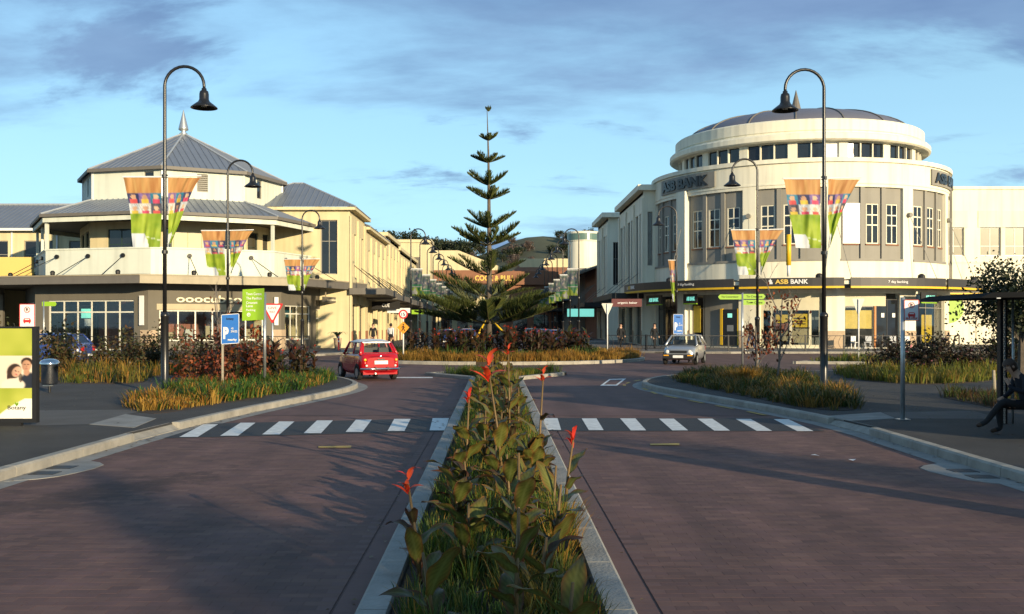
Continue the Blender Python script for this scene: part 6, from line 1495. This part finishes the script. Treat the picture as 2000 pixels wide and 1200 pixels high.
# shrubs
def bush_mesh(seed,rx,rz,n,size,pal,twigs=14,flowers=0,fc=(.7,.25,.3)):
    g=np.random.default_rng(seed); nc=16; cen=g.normal(0,1,(nc,3)); cen/=np.linalg.norm(cen,axis=1)[:,None]; cen*=g.uniform(.3,.95,(nc,1)); cen[:,2]=np.abs(cen[:,2])
    k=g.integers(0,nc,n); p=cen[k]+g.normal(0,.22,(n,3)); p*=np.array([rx,rx,rz]); p[:,2]=np.maximum(p[:,2]+.05,.02)
    a=g.normal(0,1,(n,3)); a/=np.linalg.norm(a,axis=1)[:,None]; b=np.cross(a,g.normal(0,1,(n,3))); b/=np.linalg.norm(b,axis=1)[:,None]
    s=size*g.uniform(.6,1.3,(n,1)); V=np.stack([p-a*s*.5,p+b*s*.28,p+a*s*.5,p-b*s*.28],1); T=(np.array([(0,1,2),(0,2,3)])[None]+np.arange(n)[:,None,None]*4).reshape(-1,3)
    pal=np.array(pal); tone=g.uniform(.75,1.25,nc)[k][:,None]; C=pal[g.integers(0,len(pal),n)]*tone
    if flowers: f=g.random(n)<flowers; C[f]=np.array(fc)*g.uniform(.7,1.1,(f.sum(),1))
    C=np.repeat(C,4,0); V=V.reshape(-1,3)
    tv=[];tt=[]
    for i in range(twigs):
        q=cen[i%nc]*np.array([rx,rx,rz]); o=len(V)+len(tv); w=.012
        tv+=[(-w,0,0),(w,0,0),(q[0],q[1],q[2]+.05),(0,-w,0),(0,w,0)]; tt+=[(o,o+1,o+2),(o+3,o+4,o+2)]
    return fast_tris('shrub',np.vstack([V,np.array(tv)]),np.vstack([T,np.array(tt)]),np.vstack([C,np.full((len(tv),3),.06)]),M['leaf'])
DK=[(.075,.055,.026),(.10,.07,.03),(.06,.07,.026),(.12,.065,.03),(.08,.085,.03)]
RST=[(.22,.045,.02),(.30,.08,.025),(.12,.035,.018),(.16,.06,.02),(.06,.04,.02)]
B1=[bush_mesh(30+k,.8,1.25,1700,.13,DK) for k in range(4)]; B2=[bush_mesh(40+k,.6,1.55,620,.14,RST,24) for k in range(3)]; B3=[bush_mesh(50+k,.9,1.2,1900,.12,[(.030,.025,.016),(.04,.03,.016),(.025,.032,.016),(.05,.028,.02)],16,.02) for k in range(3)]
pts=[(-8.9-i*.95+random.uniform(-.2,.2),35.6+random.uniform(-.5,.7)) for i in range(18)]; put_clumps(pts,'one of the dark bronze shrubs in the bed before the octagonal shop','dark shrubs in the left bed','shrub',(.85,1.15),B1,'shrub',seed=3)
pts=[(-8.4,31),(-7.8,29.4),(-8.2,27.6),(-7.3,27.0),(-6.8,28.6),(-8.6,33)]; put_clumps(pts,'one of the rust red leaved shrubs beside the blue parking board','rust red shrubs in the left bed','shrub',(.72,.98),B2,'shrub',seed=4)
pts=[(13.3+i*.95+random.uniform(-.2,.2),34.6+random.uniform(-.4,.6)) for i in range(12)]; put_clumps(pts,'one of the dark rose bushes in the bed below the bank','rose bushes in the right bed','shrub',(.85,1.2),B3,'shrub',seed=6)
# bare young trees
def bare_tree(seed,h,leaves=0,pal=RST):
    g=random.Random(seed); mb=MB(); tips=[]
    def grow(p,d,L,r,lv):
        n=4; pts=[p]; 
        for i in range(n): d=(d+Vector((g.uniform(-.12,.12),g.uniform(-.12,.12),g.uniform(-.02,.08)))).normalized(); pts.append(pts[-1]+d*L/n)
        mb.tube(pts,[r*(1-.5*i/n) for i in range(n+1)],5,False); tips.append(pts[-1])
        if lv:
            for k in range(5 if lv==3 else 3):
                f=g.uniform(.35,1) if lv<3 else .3+.14*k; q=pts[int(f*n)]; a=g.uniform(0,6.28); s_=g.uniform(.5,.9); tips.append(q)
                grow(q,(d+Vector((math.cos(a)*s_,math.sin(a)*s_,.15))).normalized(),L*g.uniform(.4,.6),r*.5,lv-1)
    grow(Vector((0,0,0)),Vector((0,0,1)),h,.032,3)
    return mb,tips
def young_tree(label,x,y,h,leaves,seed):
    t=thing('young_tree',label,'tree',(x,y,.12)); mb,tips=bare_tree(seed,h*.72); mb.build('trunk',M['twig'],t)
    g=random.Random(seed); V=[];T=[];C=[]
    for k in range(leaves):
        q=g.choice(tips); q=(q.x,q.y,q.z) if q.z<h*.75 else (q.x,q.y,q.z*g.uniform(.4,.9)); v,tt=leaf_geo(.12,.07,3,.2,.6); m_=Matrix.Translation(Vector(q)+Vector((g.uniform(-.12,.12),g.uniform(-.12,.12),g.uniform(-.2,.05))))@Euler((g.uniform(-2,2),g.uniform(-2,2),g.uniform(0,6))).to_matrix().to_4x4(); o=len(V)
        V+=[tuple(m_@Vector(p)) for p in v]; T+=[tuple(i+o for i in f) for f in tt]; c=g.choice(RST); C+=[c]*len(v)
    if leaves: obj('crown',fast_tris('crown',V,T,np.array(C),M['leaf']),t)
young_tree('bare young tree with twiggy crown before the lettered shop front',(428-969)*31/2000,31,3.3,25,61)
young_tree('thin bare tree with a few red leaves in the right kerbside bed',(1517-969)*28.5/2000,28.5,3.5,160,62)
young_tree('young tree keeping its dark red leaves near the middle right lamp',(1478-969)*30.5/2000,30.5,2.3,260,63)
# leafy trees
def crown_mesh(seed,rx,rz,n,size,pal,nc=26):
    g=np.random.default_rng(seed); cen=g.normal(0,1,(nc,3)); cen/=np.linalg.norm(cen,axis=1)[:,None]; cen*=g.uniform(.35,.9,(nc,1))
    k=g.integers(0,nc,n); p=cen[k]+g.normal(0,.17,(n,3)); p*=np.array([rx,rx,rz]); a=g.normal(0,1,(n,3)); a/=np.linalg.norm(a,axis=1)[:,None]; b=np.cross(a,g.normal(0,1,(n,3))); b/=np.linalg.norm(b,axis=1)[:,None]
    s=size*g.uniform(.6,1.3,(n,1)); V=np.stack([p-a*s*.5,p+b*s*.3,p+a*s*.5,p-b*s*.3],1).reshape(-1,3); T=(np.array([(0,1,2),(0,2,3)])[None]+np.arange(n)[:,None,None]*4).reshape(-1,3)
    C=np.repeat(np.array(pal)[g.integers(0,len(pal),n)]*g.uniform(.75,1.25,nc)[k][:,None],4,0); return fast_tris('crown',V,T,C,M['leaf']),cen*np.array([rx,rx,rz])
def tree(name,label,loc,th,rx,rz,n,size,pal,seed,tr=.12,group=None):
    t=thing(name,label,'tree',loc,group=group); me,cen=crown_mesh(seed,rx,rz,n,size,pal); c=obj('crown',me,t,(0,0,th+rz*.75))
    mb=MB(); mb.tube([(0,0,0),(.02,.02,th*.6),(0,0,th+rz*.5)],[tr,tr*.8,tr*.45],8)
    for k in range(9): q=cen[k]; mb.tube([(0,0,th*.8+.02*k),(q[0]*.5,q[1]*.5,th+rz*.5+q[2]*.4),(q[0],q[1],th+rz*.75+q[2])],[tr*.4,tr*.25,tr*.08],5,False)
    mb.build('trunk',M['trunk'],t); return t
EVG=[(.022,.034,.016),(.03,.042,.018),(.018,.028,.012),(.04,.05,.02)]
tree('evergreen_tree','dark dense evergreen tree rising behind the bus shelter',(11.6,22.6,.12),1.5,1.25,1.0,7000,.085,EVG,71)
tree('evergreen_tree','dark evergreen filling the gap under the shelter roof',(14.6,26.0,.12),1.0,1.9,1.3,7000,.10,EVG,74)
# trees behind the camera on the right that throw the long streaks over the paving
for i,(x,y) in enumerate(((18.5,-9),(25.5,-4),(12.5,-14))):
    tree('street_tree','street tree on the right footpath behind the viewpoint',(x,y,.12),2.6,1.5,1.5,700,.28,EVG,80+i,.13,'street trees behind the viewpoint')

# ---------------------------------------------------------------- the roundabout pine
pk=52.8/2000; zpx=lambda q:1.8+(634-q)*pk
pine=thing('norfolk_pine','tall young pine with tiered upswept branches in the middle of the roundabout','tree',((955-969)*pk,52.8,.13)); Zb=.13
H=zpx(212)-Zb
MB().tube([(0,0,0),(.02,0,H*.35),(0,0,H*.62),(-.03,0,H*.82),(-.10,0,H)],[.17,.13,.085,.05,.012],10).build('trunk',M['trunk'],pine,True)
def pine_branch(L,rise,seed,dens=1.0):
    """branch along +X with upswept tip and a V of bristling branchlets"""
    g=random.Random(seed); V=[];T=[];C=[]; ax=[]; n=12
    for i in range(n+1):
        q=i/n; ax.append(Vector((L*q,0,rise*(.35*q+.65*q**1.7))))
    for i in range(n):
        r0=.028*L**.5*(1-.85*i/n); r1=.028*L**.5*(1-.85*(i+1)/n); o=len(V)
        for p,r_ in ((ax[i],r0),(ax[i+1],r1)): V+=[tuple(p+Vector((0,r_*math.cos(k*2.09),r_*math.sin(k*2.09)))) for k in range(3)]
        T+=[f for k in range(3) for f in ((o+k,o+(k+1)%3,o+3+(k+1)%3),(o+k,o+3+(k+1)%3,o+3+k))]; C+=[(.06,.055,.025)]*6
    m=int(L/.034*dens)
    for k in range(m):
        q0=.06 if L<2 else .22; q=q0+(1-q0)*(k+g.random())/m; i=min(n-1,int(q*n)); f=q*n-i; p=ax[i].lerp(ax[i+1],f); tan=(ax[i+1]-ax[i]).normalized()
        ln=(.13+.21*L**.7*math.sin(math.pi*min(1,(q*.88+.12)))**.8)*g.uniform(.75,1.1)*(1 if q<.9 else .7)
        for s_ in (-1,1):
            el=R(g.uniform(20,65)); d=(Vector((0,s_*math.cos(el),math.sin(el)))+tan*g.uniform(.35,.8)).normalized()
            e=p+d*ln*.6+Vector((0,0,.02)); tip=p+d*ln+Vector((0,0,ln*.22)); wv=tan.cross(d).normalized()*.024; w2=tan*.024
            c=g.choice([(.075,.10,.026),(.10,.125,.033),(.055,.075,.025),(.14,.15,.04)])
            for w_ in (wv,w2):
                o=len(V); V+=[tuple(p-w_*.5),tuple(p+w_*.5),tuple(e-w_),tuple(e+w_),tuple(tip)]; T+=[(o,o+1,o+3),(o,o+3,o+2),(o+2,o+3,o+4)]; C+=[c]*5
    return fast_tris('branch',V,T,np.array(C),M['needle'])
tiers=[(218,213,5,5),(275,263,20,6),(318,304,34,6),(362,341,44,6),(390,369,49,7),(446,418,60,7),(480,449,76,8),(538,498,92,6),(581,540,108,6),(610,568,138,7),(632,596,154,8)]
for ti,(yn,yt,hwp,nb) in enumerate(tiers):
    L=hwp*pk; rise=max(.12,(yn-yt)*pk); me=[pine_branch(L,rise,200+ti*3+k,.9 if L>3.4 else .62 if L>2.2 else 1.0 if L>1 else 1.5) for k in range(3)]
    for k in range(nb):
        a=2*math.pi*k/nb+ti*.55+random.uniform(-.12,.12); o=obj('branch',me[k%3],pine,(-.03 if ti<4 else 0,0,zpx(yn)-Zb),a); s_=random.uniform(.8,1.08); o.scale=(s_,s_,s_*random.uniform(.7,1.25)); o.rotation_euler[1]=R(random.uniform(-4,5))
for i,(sx,lb) in enumerate(((-1,'left'),(1,'right'))):
    a=Vector(((955-969+sx*6)*pk,52.7,zpx(626))); b=Vector(((930-969 if sx<0 else 996-969)*pk,51.6,zpx(662))); w=MB().tube([a,a.lerp(b,.3),b],[.018,.05,.05],8).build('guy_sleeve',M['yellow'],None,True); tag(w,'yellow guy wire sleeve on the '+lb+' of the pine trunk','guy wire')

# ---------------------------------------------------------------- hill behind the town
n=60; hv=[];hf=[]
def hz(x,y): 
    q=max(0,(y-260)/300); return 1+60*min(1,q)*(.62+.20*math.sin(x*.011+1.2)+.14*math.sin(x*.03+y*.01)+.05*math.sin(x*.09))*(1-.0016*max(0,x+10)) - max(0,x-60)*.1
for j in range(24):
    for i in range(n+1): x=-260+520*i/n; y=250+j*16; hv.append((x,y,hz(x,y)))
for j in range(23):
    for i in range(n): a=j*(n+1)+i; hf.append((a,a+1,a+n+2,a+n+1))
hill=struct(MB().add(hv,hf).build('hill',M['hill'],None,True))
HPAL=[(.035,.05,.025),(.05,.06,.03),(.028,.04,.022)]; BPAL=[(.14,.10,.085),(.11,.085,.07)]
protos=[]
g=random.Random(9)
for i in range(84):
    big=i<9
    if big: x=[-47,-41,-31,-28,-24,-20,-36,-58,-13][i]; y=545+g.uniform(-12,12); sc=1.25
    else: x=g.uniform(-100,90); y=g.uniform(450,560); sc=g.uniform(.45,.8)
    bare=(not big) and g.random()<.4; lb='one of the tall open crowned trees on the hill skyline' if big else 'one of the bare grey brown trees on the hillside' if bare else 'one of the small dark trees dotting the hill'
    gp='hill skyline trees' if big else 'bare hillside trees' if bare else 'small hill trees'; kk=('b' if bare else 's',g.randrange(2))
    pr=next((p for p in protos if p[0]==kk),None)
    if pr is None:
        t=tree('hill_tree',lb,(x,y,hz(x,y)-.5),2.6 if not bare else 1.5,5.6,4.4,1300,1.0,BPAL if bare else HPAL,400+i,.45,gp); protos.append((kk,t)); t.scale=(sc,sc,sc)
    else: copy_tree(pr[1],None,(x,y,hz(x,y)-.5),g.uniform(0,6),lb,gp,sc)
V=[];T=[];C=[]; gg=random.Random(77)
for k in range(420):
    if k%3==0: s_=gg.choice((-1,1)); x=s_*(.86+abs(gg.gauss(0,.12))); y=gg.uniform(6,32); z=.014
    elif k%3==1: y=gg.uniform(9,25); ln_=RK if gg.random()<.5 else LK; xe=float(np.interp(y,[p[1] for p in ln_],[p[0] for p in ln_])); x=xe-(abs(gg.gauss(0,.12))+.02)*(1 if xe>0 else -1); z=.016
    else: s_=gg.choice((-1,1)); x=s_*gg.uniform(6.4,11); y=gg.uniform(14,30); z=.132
    r_=gg.uniform(.015,.04); a=gg.uniform(0,6.28); o=len(V); V+=[(x+r_*math.cos(a),y+r_*math.sin(a),z),(x-.5*r_*math.sin(a),y+.5*r_*math.cos(a),z+.006),(x-r_*math.cos(a),y-r_*math.sin(a),z+.002),(x+.5*r_*math.sin(a),y-.5*r_*math.cos(a),z+.008)]; T+=[(o,o+1,o+2),(o,o+2,o+3)]; C+=[gg.choice([(.10,.05,.025),(.16,.09,.03),(.05,.03,.02),(.2,.14,.06)])]*4
o=obj('leaf_litter',fast_tris('leaf_litter',V,T,np.array(C),M['leaf'])); o['kind']='stuff'; o['label']='scattered dry leaves along the gutters and footpaths'; o['category']='leaves'
# fallen leaves and litter on the paving
for i,(px_,py_) in enumerate(((1664,902),(1592,893),(1115,978))):
    x,y=G(px_,py_); o=obj('fallen_leaf' if i==2 else 'litter_scrap',LM[3] if i==2 else MB().add([(-.06,-.03,0),(.05,-.04,.012),(.06,.03,.004),(-.05,.035,.016)],[(0,1,2,3)]).mesh('litter_scrap',M['signwhite']),None,(x,y,.02 if i<2 else .14),1.0+i)
    tag(o,['crumpled white paper scrap on the right lane','tiny white paper fleck left of the larger scrap','dark curled leaf on the right median kerb'][i],'leaf' if i==2 else 'litter')
    if i==2: o.scale=(.35,.5,.4)
